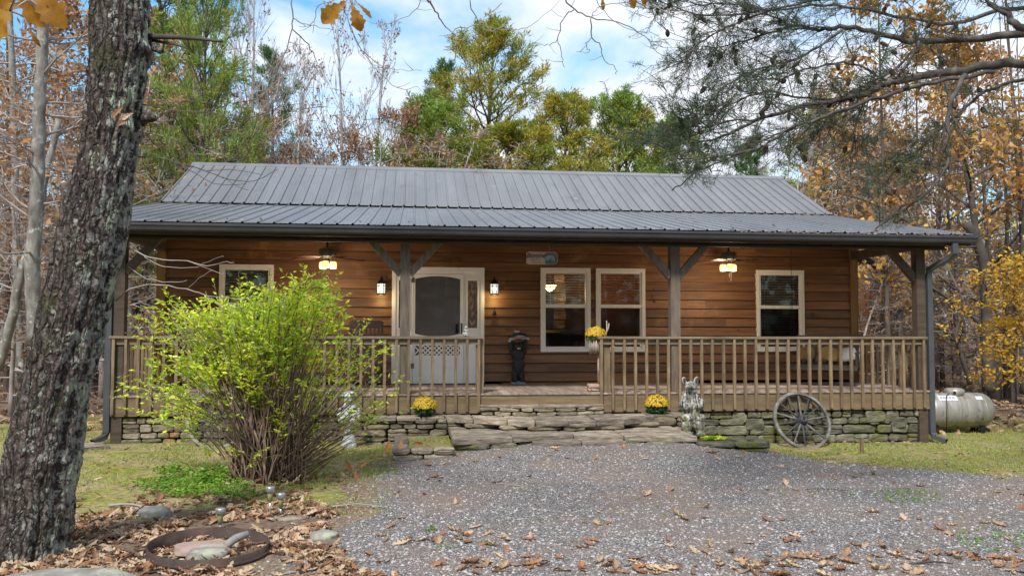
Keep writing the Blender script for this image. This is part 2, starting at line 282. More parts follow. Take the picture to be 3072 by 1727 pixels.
def sculpt(name, mb, voxel, m, parent=None, rough=0, rs=20, smooth_it=3, loc=None):
    """fuse the pieces collected in mb into one continuous surface"""
    me = mesh_from('tmp', mb.v, mb.f); bm = bmesh.new(); bm.from_mesh(me); bmesh.ops.remove_doubles(bm, verts=bm.verts, dist=1e-5); bmesh.ops.recalc_face_normals(bm, faces=bm.faces); bm.to_mesh(me); bm.free()
    o = bpy.data.objects.new('tmp', me); COL.objects.link(o)
    md = o.modifiers.new('r', 'REMESH'); md.mode = 'VOXEL'; md.voxel_size = voxel
    sm = o.modifiers.new('s', 'SMOOTH'); sm.factor = .6; sm.iterations = smooth_it
    dg = bpy.context.evaluated_depsgraph_get(); me2 = bpy.data.meshes.new_from_object(o.evaluated_get(dg)); bpy.data.objects.remove(o)
    if rough:
        me2.update(); ns = [v.normal.copy() for v in me2.vertices]
        for v, nn in zip(me2.vertices, ns): v.co += nn*rough*(noise.fractal(v.co*rs, 1, 2, 4))
    me2.shade_smooth(); me2.name = name
    return link(name, me2, m, parent, loc)
def text_mesh(txt, size, depth, font_shear=0):
    cu = bpy.data.curves.new('t', 'FONT'); cu.body = txt; cu.size = size; cu.extrude = depth; cu.align_x = 'CENTER'; cu.align_y = 'CENTER'; cu.shear = font_shear
    o = bpy.data.objects.new('t', cu); COL.objects.link(o); dg = bpy.context.evaluated_depsgraph_get(); me = bpy.data.meshes.new_from_object(o.evaluated_get(dg)); bpy.data.objects.remove(o); return me
def light(name, loc, energy, color, size=.04, parent=None):
    d = bpy.data.lights.new(name, 'POINT'); d.energy = energy; d.color = color; d.shadow_soft_size = size
    o = bpy.data.objects.new(name, d); COL.objects.link(o); o.location = loc
    if parent: o.parent = parent
    return o
def sstep(a, b, x):
    t = min(1, max(0, (x-a)/(b-a))); return t*t*(3-2*t)
def lerp_table(tab, x):
    if x <= tab[0][0]: return tab[0][1]
    for (a, p), (b, q) in zip(tab, tab[1:]):
        if x <= b: return p+(q-p)*(x-a)/(b-a)
    return tab[-1][1]
def GZ(x, y):   # ground height
    near = sstep(-5.5, -1.8, y)
    t = lerp_table([(-2, .05), (2, .04), (4.4, .03), (5.2, .09), (6, .14), (8.2, .15), (9.3, .03), (10.2, -.09), (13, -.12), (18, -.12)], x)
    z = t*near
    if y > 12: z += .012*(y-12)
    z += .02*noise.noise(Vector((x*.35, y*.35, 0)))*(1-sstep(-2.5, -1.2, y)*(1-sstep(1, 4, y)))
    z -= .25*sstep(-13, -19, y)
    return z

# ------------------------------------------------------------------ ground and drive
def grid_mesh(xs, ys, zf, keep=None):
    vs = []; idx = {}; fs = []
    for j, y in enumerate(ys):
        for i, x in enumerate(xs): vs.append((x, y, zf(x, y)))
    w = len(xs)
    for j in range(len(ys)-1):
        for i in range(w-1):
            if keep is None or keep((xs[i]+xs[i+1])/2, (ys[j]+ys[j+1])/2): fs.append((j*w+i, j*w+i+1, (j+1)*w+i+1, (j+1)*w+i))
    return vs, fs
def axis(a, b, fa, fb, st, grow=1.25):
    c = list(np.arange(fa, fb+1e-6, st)); s = st; x = fa; lo = []
    while x > a: s *= grow; x -= s; lo.append(x)
    s = st; x = fb; hi = []
    while x < b: s *= grow; x += s; hi.append(x)
    return lo[::-1]+c+hi
vs, fs = grid_mesh(axis(-300, 320, -3, 17, .25), axis(-60, 420, -13, 6, .25), GZ)
gm_ = bpy.data.materials.new('lawn moss and litter ground'); gm_.use_nodes = True; t = gm_.node_tree; b = t.nodes['Principled BSDF']; lk = t.links.new
co = N(t, 'ShaderNodeTexCoord'); sx = N(t, 'ShaderNodeSeparateXYZ'); lk(co.outputs['Object'], sx.inputs[0])
def noi(sc, det=8, ro=.65):
    n = N(t, 'ShaderNodeTexNoise'); n.inputs['Scale'].default_value = sc; n.inputs['Detail'].default_value = det; n.inputs['Roughness'].default_value = ro; lk(co.outputs['Object'], n.inputs['Vector']); return n.outputs[0]
def ramp(v, *st):
    r = N(t, 'ShaderNodeValToRGB'); cr = r.color_ramp
    while len(cr.elements) < len(st): cr.elements.new(.5)
    for e, (p, c) in zip(cr.elements, st): e.position = p; e.color = (*c, 1) if hasattr(c, '__len__') else (c, c, c, 1)
    lk(v, r.inputs[0]); return r.outputs[0]
def mixc(f, a, c, blend='MIX'):
    x = N(t, 'ShaderNodeMix', data_type='RGBA', blend_type=blend)
    for s_, i in ((f, 0), (a, 6), (c, 7)):
        if hasattr(s_, 'is_linked'): lk(s_, x.inputs[i])
        else: x.inputs[i].default_value = s_ if i == 0 else (*s_, 1)
    return x.outputs[2]
def maprange(v, a, c, o0=0, o1=1):
    q = N(t, 'ShaderNodeMapRange'); q.inputs['From Min'].default_value = a; q.inputs['From Max'].default_value = c; q.inputs['To Min'].default_value = o0; q.inputs['To Max'].default_value = o1; lk(v, q.inputs['Value']); return q.outputs[0]
def math_(op, a, c):
    q = N(t, 'ShaderNodeMath', operation=op)
    for s_, i in ((a, 0), (c, 1)):
        if hasattr(s_, 'is_linked'): lk(s_, q.inputs[i])
        else: q.inputs[i].default_value = s_
    return q.outputs[0]
moss = ramp(noi(14), (.30, (.045, .035, .015)), (.42, (.12, .11, .02)), (.50, (.22, .215, .025)), (.60, (.28, .29, .045)), (.72, (.40, .35, .16)))
moss = mixc(ramp(noi(1.5), (.42, 0.), (.58, .85)), moss, ramp(noi(20), (.3, (.12, .08, .04)), (.5, (.33, .25, .14)), (.7, (.48, .39, .25))))
moss = mixc(ramp(noi(2.6), (.54, 0.), (.64, .7)), moss, (.12, .19, .02))
dirt = ramp(noi(18), (.3, (.07, .045, .032)), (.5, (.16, .105, .07)), (.7, (.27, .19, .13)))
# litter zone: far woods (y>3) and near left; broken up by noise
ly = math_('ADD', maprange(sx.outputs[1], 2.2, 5.5), math_('MULTIPLY', maprange(sx.outputs[1], -4.3, -5.3), maprange(sx.outputs[0], 5.5, 4.0)))
ly = math_('ADD', ly, maprange(noi(1.3), .52, .64, 0, .45))
zone = ramp(ly, (.35, 0.), (.65, 1.))
base = mixc(zone, moss, dirt)
lk(base, b.inputs['Base Color']); b.inputs['Roughness'].default_value = .95
bp = N(t, 'ShaderNodeBump'); bp.inputs['Distance'].default_value = .03; lk(noi(30), bp.inputs['Height']); lk(bp.outputs[0], b.inputs['Normal'])
g = link('ground', mesh_from('ground', vs, fs, True), gm_); tag(g, kind='structure')

GE_L = [(-14, 3.7), (-8.0, 3.55), (-6.6, 3.6), (-5.6, 3.9), (-4.6, 4.05), (-3.6, 4.0), (-2.6, 4.05), (-1.7, 4.35), (-1.35, 4.8), (-1.0, 5.6), (-.2, 6)]
GE_R = [(-14, 40), (-6, 40), (-5, 17), (-4.6, 14), (-3.9, 12.3), (-3.1, 11.2), (-2.3, 10.1), (-1.7, 9.5), (-1.35, 9.0), (-1.0, 8.2), (-.2, 8)]
def in_gravel(x, y, j=0):
    if y > -.9: return False
    e = .26*noise.noise(Vector((x*1.5, y*1.7, 3)))+.16*noise.noise(Vector((x*5, y*6, 3)))+.07*noise.noise(Vector((x*15, y*17, 3)))
    return lerp_table(GE_L, y)+e+j < x < lerp_table(GE_R, y)+e*3.0-j*1.6
gravel = bpy.data.materials.new('crushed grey gravel'); gravel.use_nodes = True; t = gravel.node_tree; b = t.nodes['Principled BSDF']; lk = t.links.new
co = N(t, 'ShaderNodeTexCoord')
vo = N(t, 'ShaderNodeTexVoronoi'); vo.inputs['Scale'].default_value = 62; lk(co.outputs['Object'], vo.inputs['Vector'])
sx = N(t, 'ShaderNodeSeparateColor'); lk(vo.outputs['Color'], sx.inputs[0])
c = ramp(sx.outputs[0], (0, (.075, .069, .066)), (.3, (.195, .178, .175)), (.6, (.305, .28, .275)), (.85, (.40, .37, .36)), (1, (.54, .50, .48)))
c = mixc(ramp(vo.outputs['Distance'], (.25, 0.), (.75, .8)), c, (.035, .032, .035))
c = mixc(ramp(noi(.8), (.46, 0.), (.62, .6)), c, (.24, .165, .13))
c = mixc(ramp(noi(2.1), (.62, 0.), (.70, .5)), c, (.33, .15, .085))
c = mixc(ramp(noi(1.6), (.60, 0.), (.75, .45)), c, (.14, .17, .05))
sy = N(t, 'ShaderNodeSeparateXYZ'); lk(co.outputs['Object'], sy.inputs[0])
wv = N(t, 'ShaderNodeMath', operation='MULTIPLY_ADD'); lk(noi(.5, 3), wv.inputs[0]); wv.inputs[1].default_value = 1.6; lk(sy.outputs[1], wv.inputs[2])
sw1 = N(t, 'ShaderNodeMath', operation='SINE'); ms_ = N(t, 'ShaderNodeMath', operation='MULTIPLY'); ms_.inputs[1].default_value = 3.6; lk(wv.outputs[0], ms_.inputs[0]); lk(ms_.outputs[0], sw1.inputs[0])
c = mixc(math_('MULTIPLY', ramp(sw1.outputs[0], (.35, 0.), (.95, .42)), ramp(noi(1.1), (.35, .3), (.6, 1.))), c, (.20, .16, .135))   # packed, dirtier wheel tracks crossing the drive
lk(c, b.inputs['Base Color']); b.inputs['Roughness'].default_value = .9
bp = N(t, 'ShaderNodeBump'); bp.inputs['Distance'].default_value = .018; bp.invert = True; lk(vo.outputs['Distance'], bp.inputs['Height']); lk(bp.outputs[0], b.inputs['Normal'])
xs = list(np.arange(3, 14, .055))+list(np.arange(14, 41, .6)); ys = list(np.arange(-14, -8, .3))+list(np.arange(-8, -.8, .055))
vs, fs = grid_mesh(xs, ys, lambda x, y: GZ(x, y)+.006, in_gravel)
used = sorted({i for f in fs for i in f}); remap = {k: i for i, k in enumerate(used)}
gv = link('gravel_drive', mesh_from('gravel_drive', [vs[i] for i in used], [tuple(remap[i] for i in f) for f in fs], True), gravel); tag(gv, kind='structure')
verge = bpy.data.materials.new('dirt and needle verge'); verge.use_nodes = True; t = verge.node_tree; b = t.nodes['Principled BSDF']; lk = t.links.new
co = N(t, 'ShaderNodeTexCoord'); c = ramp(noi(26), (.3, (.055, .036, .026)), (.45, (.15, .10, .07)), (.58, (.25, .18, .125)), (.72, (.36, .31, .27)))
c = mixc(ramp(noi(3), (.52, 0.), (.62, .8)), c, (.19, .19, .04)); lk(c, b.inputs['Base Color']); b.inputs['Roughness'].default_value = .95
bp = N(t, 'ShaderNodeBump'); bp.inputs['Distance'].default_value = .02; lk(noi(40), bp.inputs['Height']); lk(bp.outputs[0], b.inputs['Normal'])
xs = list(np.arange(2, 16, .05)); ys = list(np.arange(-9, -.7, .05))
vs, fs = grid_mesh(xs, ys, lambda x, y: GZ(x, y)+.003, lambda x, y: not in_gravel(x, y, .12) and in_gravel(x, y, -.30-.34*noise.noise(Vector((x*2.5, y*2.5, 11)))-.25*noise.noise(Vector((x*9, y*9, 2)))))
used = sorted({i for f in fs for i in f}); remap = {k: i for i, k in enumerate(used)}
tag(link('drive_verge', mesh_from('drive_verge', [vs[i] for i in used], [tuple(remap[i] for i in f) for f in fs], True), verge), kind='structure')
# loose crushed stones lying on the drive
n = 26000; P = []
pts = []
while len(pts) < n:
    d = 5.2*(1+NR.rand()**1.4*1.3); a = rad(NR.uniform(-34, 34))+YAW
    x = CAM.x+math.sin(a)*d/math.cos(a-YAW); y = CAM.y+math.cos(a)*d/math.cos(a-YAW)
    if in_gravel(x, y) or (NR.rand() < .35 and in_gravel(x, y, -.3)): pts.append((x, y, GZ(x, y)+.006))
pts = np.array(pts); s = .0045+.013*NR.rand(n)**2.2
oct_ = np.array([(1, 0, 0), (0, 1, 0), (-1, 0, 0), (0, -1, 0), (0, 0, .7), (0, 0, -.7)]); tri = [(0, 1, 4), (1, 2, 4), (2, 3, 4), (3, 0, 4)]
ang = NR.rand(n)*6.28; st = NR.uniform(.6, 1.3, (n, 2)); V = []
ox = oct_[None, :, 0]*s[:, None]*st[:, :1]; oy = oct_[None, :, 1]*s[:, None]*st[:, 1:]; oz = oct_[None, :, 2]*s[:, None]+NR.uniform(-.002, .002, (n, 6))
X = ox*np.cos(ang)[:, None]-oy*np.sin(ang)[:, None]+pts[:, None, 0]; Y = ox*np.sin(ang)[:, None]+oy*np.cos(ang)[:, None]+pts[:, None, 1]; Zz = oz+pts[:, None, 2]
VV = np.stack([X, Y, Zz], -1); V = VV[:, np.array(tri).ravel()].reshape(-1, 3)
me = np_mesh('loose_gravel', V, 3)
bm = bmesh.new(); bm.from_mesh(me); bmesh.ops.remove_doubles(bm, verts=bm.verts, dist=1e-6); bm.to_mesh(me); bm.free()
pebm = mat('loose stones', [(.12, .115, .12), (.24, .228, .236), (.33, .315, .32), (.44, .42, .42), (.28, .20, .165)], isl_ramp=True, rough=.9)
tag(link('loose_gravel', me, pebm), 'loose crushed grey stones scattered over the gravel drive', 'gravel', kind='stuff')

# ------------------------------------------------------------------ the cabin
S_ = 4.2911; LEN = 3*S_; D = 2.1526; HD = .7485; HR = 1.637; OV = .6365
cabin = empty('log_cabin', (LEN/2, 6, 0), 'single storey cedar clad cabin with grey metal roof and full width front porch', 'cabin')
cabin.location = (0, 0, 0)
def wx(u, v=780): return PY(u, v, D-.03).x
WIN = [(wx(551, 740), wx(688, 740)), (wx(1360), wx(1485.5)), (wx(1499), wx(1623)), (wx(1902, 760), wx(2022.5, 760))]
WT, WB = 2.884, 1.333
dx0, dx1 = wx(985.5, 800), wx(1218, 800); DT = 2.871
holes = [(a+.05, b_-.05, WB+.05, WT-.05) for a, b_ in WIN]+[(dx0+.05, dx1-.05, HD-.1, DT-.05)]
RJ = [[2.9, 7.5, 10.9], [4.6, 9.2], [1.6, 6.1, 11.8], [3.7, 8.3, 12.1], [5.3, 9.9], [2.2, 6.9, 10.3], [4.1, 8.8]]
def siding_wall(x0, x1, z0, z1, holes, pitch=.168, th=.034):
    mb = MB(); r = 0; z = z0
    while z < z1-.01:
        zt = min(z+pitch, z1); cuts = sorted({z, zt} | {h for hh in holes for h in hh[2:] if z < h < zt})
        for a, b_ in zip(cuts, cuts[1:]):
            seg = [(x0, x1)]
            for hx0, hx1, hz0, hz1 in holes:
                if hz0 < b_-1e-4 and hz1 > a+1e-4:
                    seg = [q for s0, s1 in seg for q in ((s0, min(s1, hx0)), (max(s0, hx1), s1)) if q[1]-q[0] > .01]
            cutx = [x0]+[c_ for c_ in RJ[int(z*100) % 7]]+[x1]; seg = [(max(s0, p_), min(s1, q_)-.003) for s0, s1 in seg for p_, q_ in zip(cutx, cutx[1:]) if min(s1, q_)-max(s0, p_) > .02]
            for s0, s1 in seg:
                ya = D-.004-th*(1-(a-z)/pitch); yb = D-.004-th*(1-(b_-z)/pitch)
                gr = .016 if b_ > zt-1e-6 and b_-a > .03 else 0; ym = ya+(yb-ya)*(1-gr/(b_-a))
                mb.add([(s0, ya, a), (s1, ya, a), (s1, ym, b_-gr), (s0, ym, b_-gr), (s0, D+.02, a), (s1, D+.02, a), (s1, D+.02, b_-gr), (s0, D+.02, b_-gr)], [(0, 1, 2, 3), (5, 4, 7, 6), (0, 4, 5, 1), (3, 2, 6, 7), (0, 3, 7, 4), (1, 5, 6, 2)])
                if gr: mb.add([(s0, D+.018, b_-gr), (s1, D+.018, b_-gr), (s1, D+.018, b_), (s0, D+.018, b_)], [(0, 1, 2, 3)])
        z += pitch
    return mb
sw = siding_wall(.04, LEN-.04, HD+.05, 3.36, holes).build('front_wall', siding, cabin)
# side and back walls: lapped boards too
for nm, X0, X1, sgn in (('side_wall', 0, .1, -1), ('side_wall', LEN-.1, LEN, 1)):
    mb = MB(); z = .0
    while z < 3.34:
        xo = X0 if sgn < 0 else X1
        mb.add([(xo+sgn*.024, D+.03, z), (xo, D+.03, z+.168), (xo, 9.2, z+.168), (xo+sgn*.024, 9.2, z), (xo-sgn*.08, D+.03, z), (xo-sgn*.08, D+.03, z+.168), (xo-sgn*.08, 9.2, z+.168), (xo-sgn*.08, 9.2, z)],
               [(0, 1, 2, 3), (7, 6, 5, 4), (0, 3, 7, 4), (1, 5, 6, 2), (0, 4, 5, 1), (3, 2, 6, 7)]); z += .168
    mb.build(nm, siding, cabin)
MB().box(.09, LEN-.09, 9.12, 9.2, 0, 3.4).build('back_wall', siding, cabin)
for nm, X0 in (('gable', .02), ('gable', LEN-.08)):
    mb = MB(); poly = [(D-.05, 3.36), (9.25, 3.36), (9.25, 4.15), (9.1, 4.2), (6.654, 5.44), (4.15, 4.17), (D, 3.7)]
    n_ = len(poly); mb.add([(X0, y, z) for y, z in poly]+[(X0+.06, y, z) for y, z in poly], [tuple(range(n_-1, -1, -1)), tuple(range(n_, 2*n_))]+[(i, (i+1) % n_, (i+1) % n_+n_, i+n_) for i in range(n_)])
    mb.build(nm, siding, cabin)
# interior shell
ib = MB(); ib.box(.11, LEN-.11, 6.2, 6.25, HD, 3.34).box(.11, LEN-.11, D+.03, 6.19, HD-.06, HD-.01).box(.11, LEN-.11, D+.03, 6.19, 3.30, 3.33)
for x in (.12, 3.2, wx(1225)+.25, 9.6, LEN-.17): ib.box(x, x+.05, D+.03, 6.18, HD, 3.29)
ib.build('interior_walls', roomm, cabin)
px = wx(1408)+.35
chm = MB()
for k in range(12):
    chm.box(px+random.uniform(0, .02), px+.26+random.uniform(-.02, .02), 4.9, 5.2, HD+.2*k, HD+.2*k+.19, bev=.02)
chm.build('stone_pillar', stoneb, cabin)
# corner boards
for x0, x1 in ((-.06, .085), (LEN-.085, LEN+.06)): MB().box(x0, x1, D-.06, D+.10, HD-.02, 3.34).build('corner_board', trimw, cabin)
# windows
def window(x0, x1, z0, z1, lower_screen, bm_, full_blind=True, tilt=.4):
    fr = MB(); w = .062; ya, yb = D-.055, D+.03
    fr.box(x0, x1, ya, yb, z1-w, z1).box(x0, x1, ya-.012, yb, z0, z0+w).box(x0, x0+w, ya+.003, yb, z0+w, z1-w).box(x1-w, x1, ya+.003, yb, z0+w, z1-w)
    zm = z0+(z1-z0)*.545
    f = fr.build('window_frame', creamv, cabin)
    sh = MB(); s = .034
    for (a, b_, dy) in ((z0+w, zm, .012), (zm, z1-w, .0)):
        sh.box(x0+w, x0+w+s, D-.03+dy, D+.015+dy, a, b_).box(x1-w-s, x1-w, D-.03+dy, D+.015+dy, a, b_)
        sh.box(x0+w+s, x1-w-s, D-.03+dy, D+.015+dy, b_-s, b_).box(x0+w+s, x1-w-s, D-.03+dy, D+.015+dy, a, a+s)
    sh.box(x0+w, x1-w, D-.042, D-.031, zm-.025, zm+.03)
    sh.build('sash', creamv, f)
    MB().box(x0+w+s, x1-w-s, D-.006, D-.002, zm+s, z1-w-s).build('pane', paneg, f)
    MB().box(x0+w+s, x1-w-s, D+.006, D+.010, z0+w+s, zm-s).build('pane', screeng, f)
    if bm_:
        bl = MB(); z = z1-w-.05; zend = z0+w if full_blind else zm-.05
        while z > zend:
            c = (z, .022*math.cos(tilt), .022*math.sin(tilt))
            bl.add([(x0+w, D+.042-c[1], z+c[2]), (x1-w, D+.042-c[1], z+c[2]), (x1-w, D+.042+c[1], z-c[2]), (x0+w, D+.042+c[1], z-c[2])], [(0, 1, 2, 3)]); z -= .048
        bl.box(x0+w, x1-w, D+.02, D+.065, z1-w-.045, z1-w)
        for q in (.2, .8): bl.box(x0+(x1-x0)*q-.004, x0+(x1-x0)*q+.004, D+.013, D+.016, zend, z1-w)
        bl.build('blind', bm_, f)
window(*WIN[0], WB, WT, 1, blindm, True, .85)
window(*WIN[1], WB, WT, 1, blindm, False, .3)
window(*WIN[2], WB, WT, 1, blindw, False, .5)
window(*WIN[3], WB, WT, 1, blindm, True, .8)
# ---- door surround
def dxx(cx_): return PY((1050+cx_/3.62)/KK, 800/KK+30, D-.04).x     # crop measure -> x at the wall
def dz(cy_, cx_=950): return PY((1050+cx_/3.62)/KK, (780+cy_/3.62)/KK, D-.04).z
z_f = HD+.015
sl, sr = dxx(520), dxx(560); rl, rr = dxx(1280), dxx(1386); so_l, so_r = dxx(690), dxx(1235); gz0, gz1 = dz(738, 1300), dz(222, 1300)
fr = MB(); ya, yb = D-.05, D+.05
lgl, lgr = dx0+(dx1-rr), dx0+(dx1-rl)
fr.box(dx0, dx1, ya-.012, yb, DT-.075, DT).box(dx0, dx0+.07, ya-.006, yb, z_f, DT-.075).box(dx1-.07, dx1, ya-.006, yb, z_f, DT-.075)
for a, b_ in ((lgl, lgr), (rl, rr)):
    fr.box(a-.06, b_+.06, ya+.015, yb, z_f, gz0-.0).box(a-.06, b_+.06, ya+.015, yb, gz1, DT-.075)
    fr.box(a-.06, a, ya+.015, yb, gz0, gz1).box(b_, b_+.06, ya+.015, yb, gz0, gz1)
    fr.box(a-.03, b_+.03, ya+.0, ya+.016, gz0-.03, gz0).box(a-.03, b_+.03, ya+.0, ya+.016, gz1, gz1+.03).box(a-.03, a, ya+.0, ya+.016, gz0, gz1).box(b_, b_+.03, ya+.0, ya+.016, gz0, gz1)
fr.box(dx0+.07, lgl-.06, ya+.012, yb, z_f, DT-.075).box(lgr+.06, so_l-.005, ya+.002, yb, z_f, DT-.075).box(so_r+.005, rl-.06, ya+.002, yb, z_f, DT-.075).box(rr+.06, dx1-.07, ya+.012, yb, z_f, DT-.075)
fr.box(so_l, so_r, ya+.002, yb, DT-.125, DT-.075)
dfr = fr.build('door_frame', whitep, cabin)
for a, b_ in ((lgl, lgr), (rl, rr)): MB().box(a, b_, D-.01, D, gz0, gz1).build('sidelight_pane', sideg, dfr)
MB().box(dx0+.05, dx1-.05, D-.12, D+.05, HD+.0, HD+.018).build('threshold', postd, dfr)
# storm door with arched glass opening
al, ar = dxx(710), dxx(1197); zt_s, zt_c, zb_s, zb_c = dz(205), dz(175), dz(798), dz(830); zl0, zl1 = dz(1032), dz(926); top = DT-.13
sdm = MB(); nA = 14; yA, yB = D-.062, D-.030
def arc(i, zs, zc): q = (i/nA)*2-1; return zs+(zc-zs)*(1-q*q)
xa = [al+(ar-al)*i/nA for i in range(nA+1)]
for i in range(nA):
    a0, a1 = arc(i, zt_s, zt_c), arc(i+1, zt_s, zt_c); b0, b1 = arc(i, zb_s, zb_c), arc(i+1, zb_s, zb_c)
    for lo0, lo1, hi0, hi1 in ((a0, a1, top, top), (zl1, zl1, b0, b1)):
        sdm.add([(xa[i], yA, lo0), (xa[i+1], yA, lo1), (xa[i+1], yA, hi1), (xa[i], yA, hi0), (xa[i], yB, lo0), (xa[i+1], yB, lo1), (xa[i+1], yB, hi1), (xa[i], yB, hi0)], [(0, 1, 2, 3), (0, 4, 5, 1), (3, 2, 6, 7), (7, 6, 5, 4)])
sdm.box(so_l, al, yA, yB, z_f, top).box(ar, so_r, yA, yB, z_f, top).box(al, ar, yA, yB, z_f, z_f+.10).box(al, ar, yA, yB, zl0-.09, zl0)
sdm.box(al, ar, yA+.012, yB, z_f+.10, zl0-.09)
for (a, b_, c_, d_) in ((al+.03, ar-.03, z_f+.13, z_f+.30), (al+.03, ar-.03, z_f+.325, zl0-.115)):
    sdm.box(a, b_, yA+.002, yA+.012, c_, c_+.012).box(a, b_, yA+.002, yA+.012, d_-.012, d_).box(a, a+.012, yA+.002, yA+.012, c_+.012, d_-.012).box(b_-.012, b_, yA+.002, yA+.012, c_+.012, d_-.012)
sd_o = sdm.build('storm_door', whitep, cabin)
MB().box(al, ar, yA+.006, yA+.009, zb_s-.03, zt_c).build('glass', glass_mat('storm glass', (.9, .9, .9), -.036), sd_o)
lt = MB(); hgt = zl1-zl0; k = al-.02
while k < ar+.1:   # lattice laths, clipped to the opening
    for sgn in (1, -1):
        x0_, x1_ = (k, k+hgt) if sgn > 0 else (k+hgt, k)
        za, zb_ = zl0, zl1
        def clip(xa_, za_, xb_, zb2):
            pts_ = []
            for (x, z) in ((xa_, za_), (xb_, zb2)):
                x2 = min(max(x, al), ar); z2 = z if x2 == x else za_+(zb2-za_)*(x2-xa_)/(xb_-xa_); pts_.append((x2, z2))
            return pts_
        (p, q) = clip(x0_, za, x1_, zb_)
        if abs(p[0]-q[0]) > .01: lt.beam((p[0], yA+.012+.004*sgn, p[1]), (q[0], yA+.012+.004*sgn, q[1]), .007, .022, up=(0, 0, 1))
    k += .082
lt.build('lattice', whitep, sd_o)
MB().box(al, ar, D-.024, D-.0195, zl0, zl1).build('lattice_backing', mat('dark slate screen', [(.05, .055, .075), (.07, .075, .095)]), sd_o)
hd_ = MB(); xh = so_r-.035; hd_.box(xh-.012, xh+.012, yA-.03, yA-.001, zb_s+.0, zb_s+.19); hd_.build('handle', darkm, sd_o)
for z in (zt_s-.03, dz(1150)): MB().box(so_l-.035, so_l+.02, yA-.006, yA-.001, z-.04, z+.05).build('hinge', mat('hinge brass', [(.14, .12, .10), (.2, .17, .15)], rough=.4, metal=.6), sd_o)
ed = MB().box(al-.03, ar+.03, D-.018, D+.025, z_f, zt_c+.06)
px_ = [(dxx(795), dxx(905)), (dxx(1005), dxx(1120))]
for a, b_ in px_:
    for z0_, z1_ in ((dz(745), dz(380)), (dz(292), dz(208))):
        w_ = .02
        ed.box(a, b_, D-.025, D-.018, z1_-w_, z1_).box(a, b_, D-.025, D-.018, z0_, z0_+w_).box(a, a+w_, D-.025, D-.018, z0_+w_, z1_-w_).box(b_-w_, b_, D-.025, D-.018, z0_+w_, z1_-w_)
        ed.box(a+.035, b_-.035, D-.027, D-.018, z0_+.035, z1_-.035, bev=.003)
edo = ed.build('entry_door', doorp, cabin)
kn = MB(); ellipsoid(kn, (ar-.055, D-.024, dz(780)), (.03, .008, .03)); kn.box(ar-.08, ar-.03, D-.026, D-.018, dz(795), dz(690)); kn.build('door_knob', darkm, edo)
# ---- deck
mb = MB(); x = -.08; y0, y1 = -.11, D-.03; w = .14
while x < LEN+.07:
    mb.box(x, x+w-.006, y0-random.uniform(0, .006), y1, HD-.026, HD); x += w
mb.build('deck_boards', deckw, cabin)
sk = MB(); x = -.08; ends = [-.08, 1.7, 4.55, 6.05, 8.75, 11.0, LEN+.08]
for a, b_ in zip(ends, ends[1:]): sk.box(a, b_-.003, -.095, -.058, .442, HD-.027)
sk.build('deck_skirt', skirtw, cabin)
for X in (-.075, LEN+.04): MB().box(X, X+.035, -.056, D+.05, .442, HD-.027).build('deck_skirt', skirtw, cabin)
# posts, beam, braces
PX = [.01, 1*S_+.0, 2*S_+.03, LEN-.01]
PX = [PY(302, 830, 0).x+.0, PY(1019, 750, -.08).x, PY(1700, 750, -.08).x, PY(2318, 750, -.08).x]
hw = .077
for i, x in enumerate(PX):
    corner = i in (0, 3); z0 = GZ(x, 0)-.2 if corner else HD+.001
    p = MB().box(x-hw, x+hw, -hw+.002, hw, z0, 3.098, bev=.006).build('post', postd if corner else postw, cabin)
    for s in ((1,) if i == 0 else (-1,) if i == 3 else (-1, 1)):
        MB().beam((x+s*(hw-.01), 0, 2.60), (x+s*(hw+.50), 0, 3.17), .10, .115, up=(0, 0, 1)).build('knee_brace', postd if corner else postw, cabin)
MB().box(PX[0]-.35, PX[3]+.45, -.07, .07, 3.10, 3.27).build('porch_beam', postd, cabin)
MB().box(PX[0]-.35, PX[3]+.45, -.118, -.072, 3.085, 3.118).build('beam_trim', postd, cabin)
for X in (PX[0], PX[3]): MB().box(X-.06, X+.06, .075, D-.07, 3.10, 3.25).build('side_beam', postd, cabin)
mb = MB(); y = .08
while y < D-.1: mb.box(-.2, LEN+.2, y, y+.135, 3.352, 3.37); y += .14
mb.build('porch_ceiling', ceilw, cabin)
# ---- railings
def railing(x0, x1, endpost):
    cap = MB().box(x0, x1, -.15, .0, HR-.038, HR).build('rail_cap', railh, cabin)
    bb = MB().box(x0+.02, x1-.02, -.098, -.06, HR-.13, HR-.041).build('rail_board', railh, cabin)
    n = round((x1-x0-.1)/.1835); x = x0+.07
    xs_ = np.linspace(x0+.055, x1-.055, n+1)
    for xx in xs_:
        if any(abs(xx-p) < 0 for p in PX): continue
        j = random.uniform(-.004, .004)
        MB().box(xx-.021+j, xx+.021+j, -.140, -.100, .472+random.uniform(-.004, .004), HR-.040).build('baluster', railw, cabin)
    if endpost: MB().box(endpost[0], endpost[1], -.057, .07, HD+.001, HR-.040, bev=.004).build('rail_post', railw, cabin)
xl1 = PY(1213.5, 849, -.1).x; xr0 = PY(1504, 849, -.1).x
railing(-.06, xl1, (PY(1198, 900, -.05).x, PY(1213, 900, -.05).x+.02)); railing(xr0, LEN+.02, (PY(1511, 900, -.05).x, PY(1535, 900, -.05).x))
for X, s in ((-.03, -1), (LEN+.03, 1)):    # side railings seen through the front one
    MB().box(X-.07, X+.07, .08, D-.07, HR-.038, HR).build('rail_cap', railh, cabin)
    MB().box(X-.02, X+.02, .08, D-.07, HR-.13, HR-.041).build('rail_board', railh, cabin)
    for y in np.arange(.2, D-.1, .1835): MB().box(X+s*.022, X+s*.062, y-.021, y+.021, .47, HR-.041).build('baluster', railw, cabin)
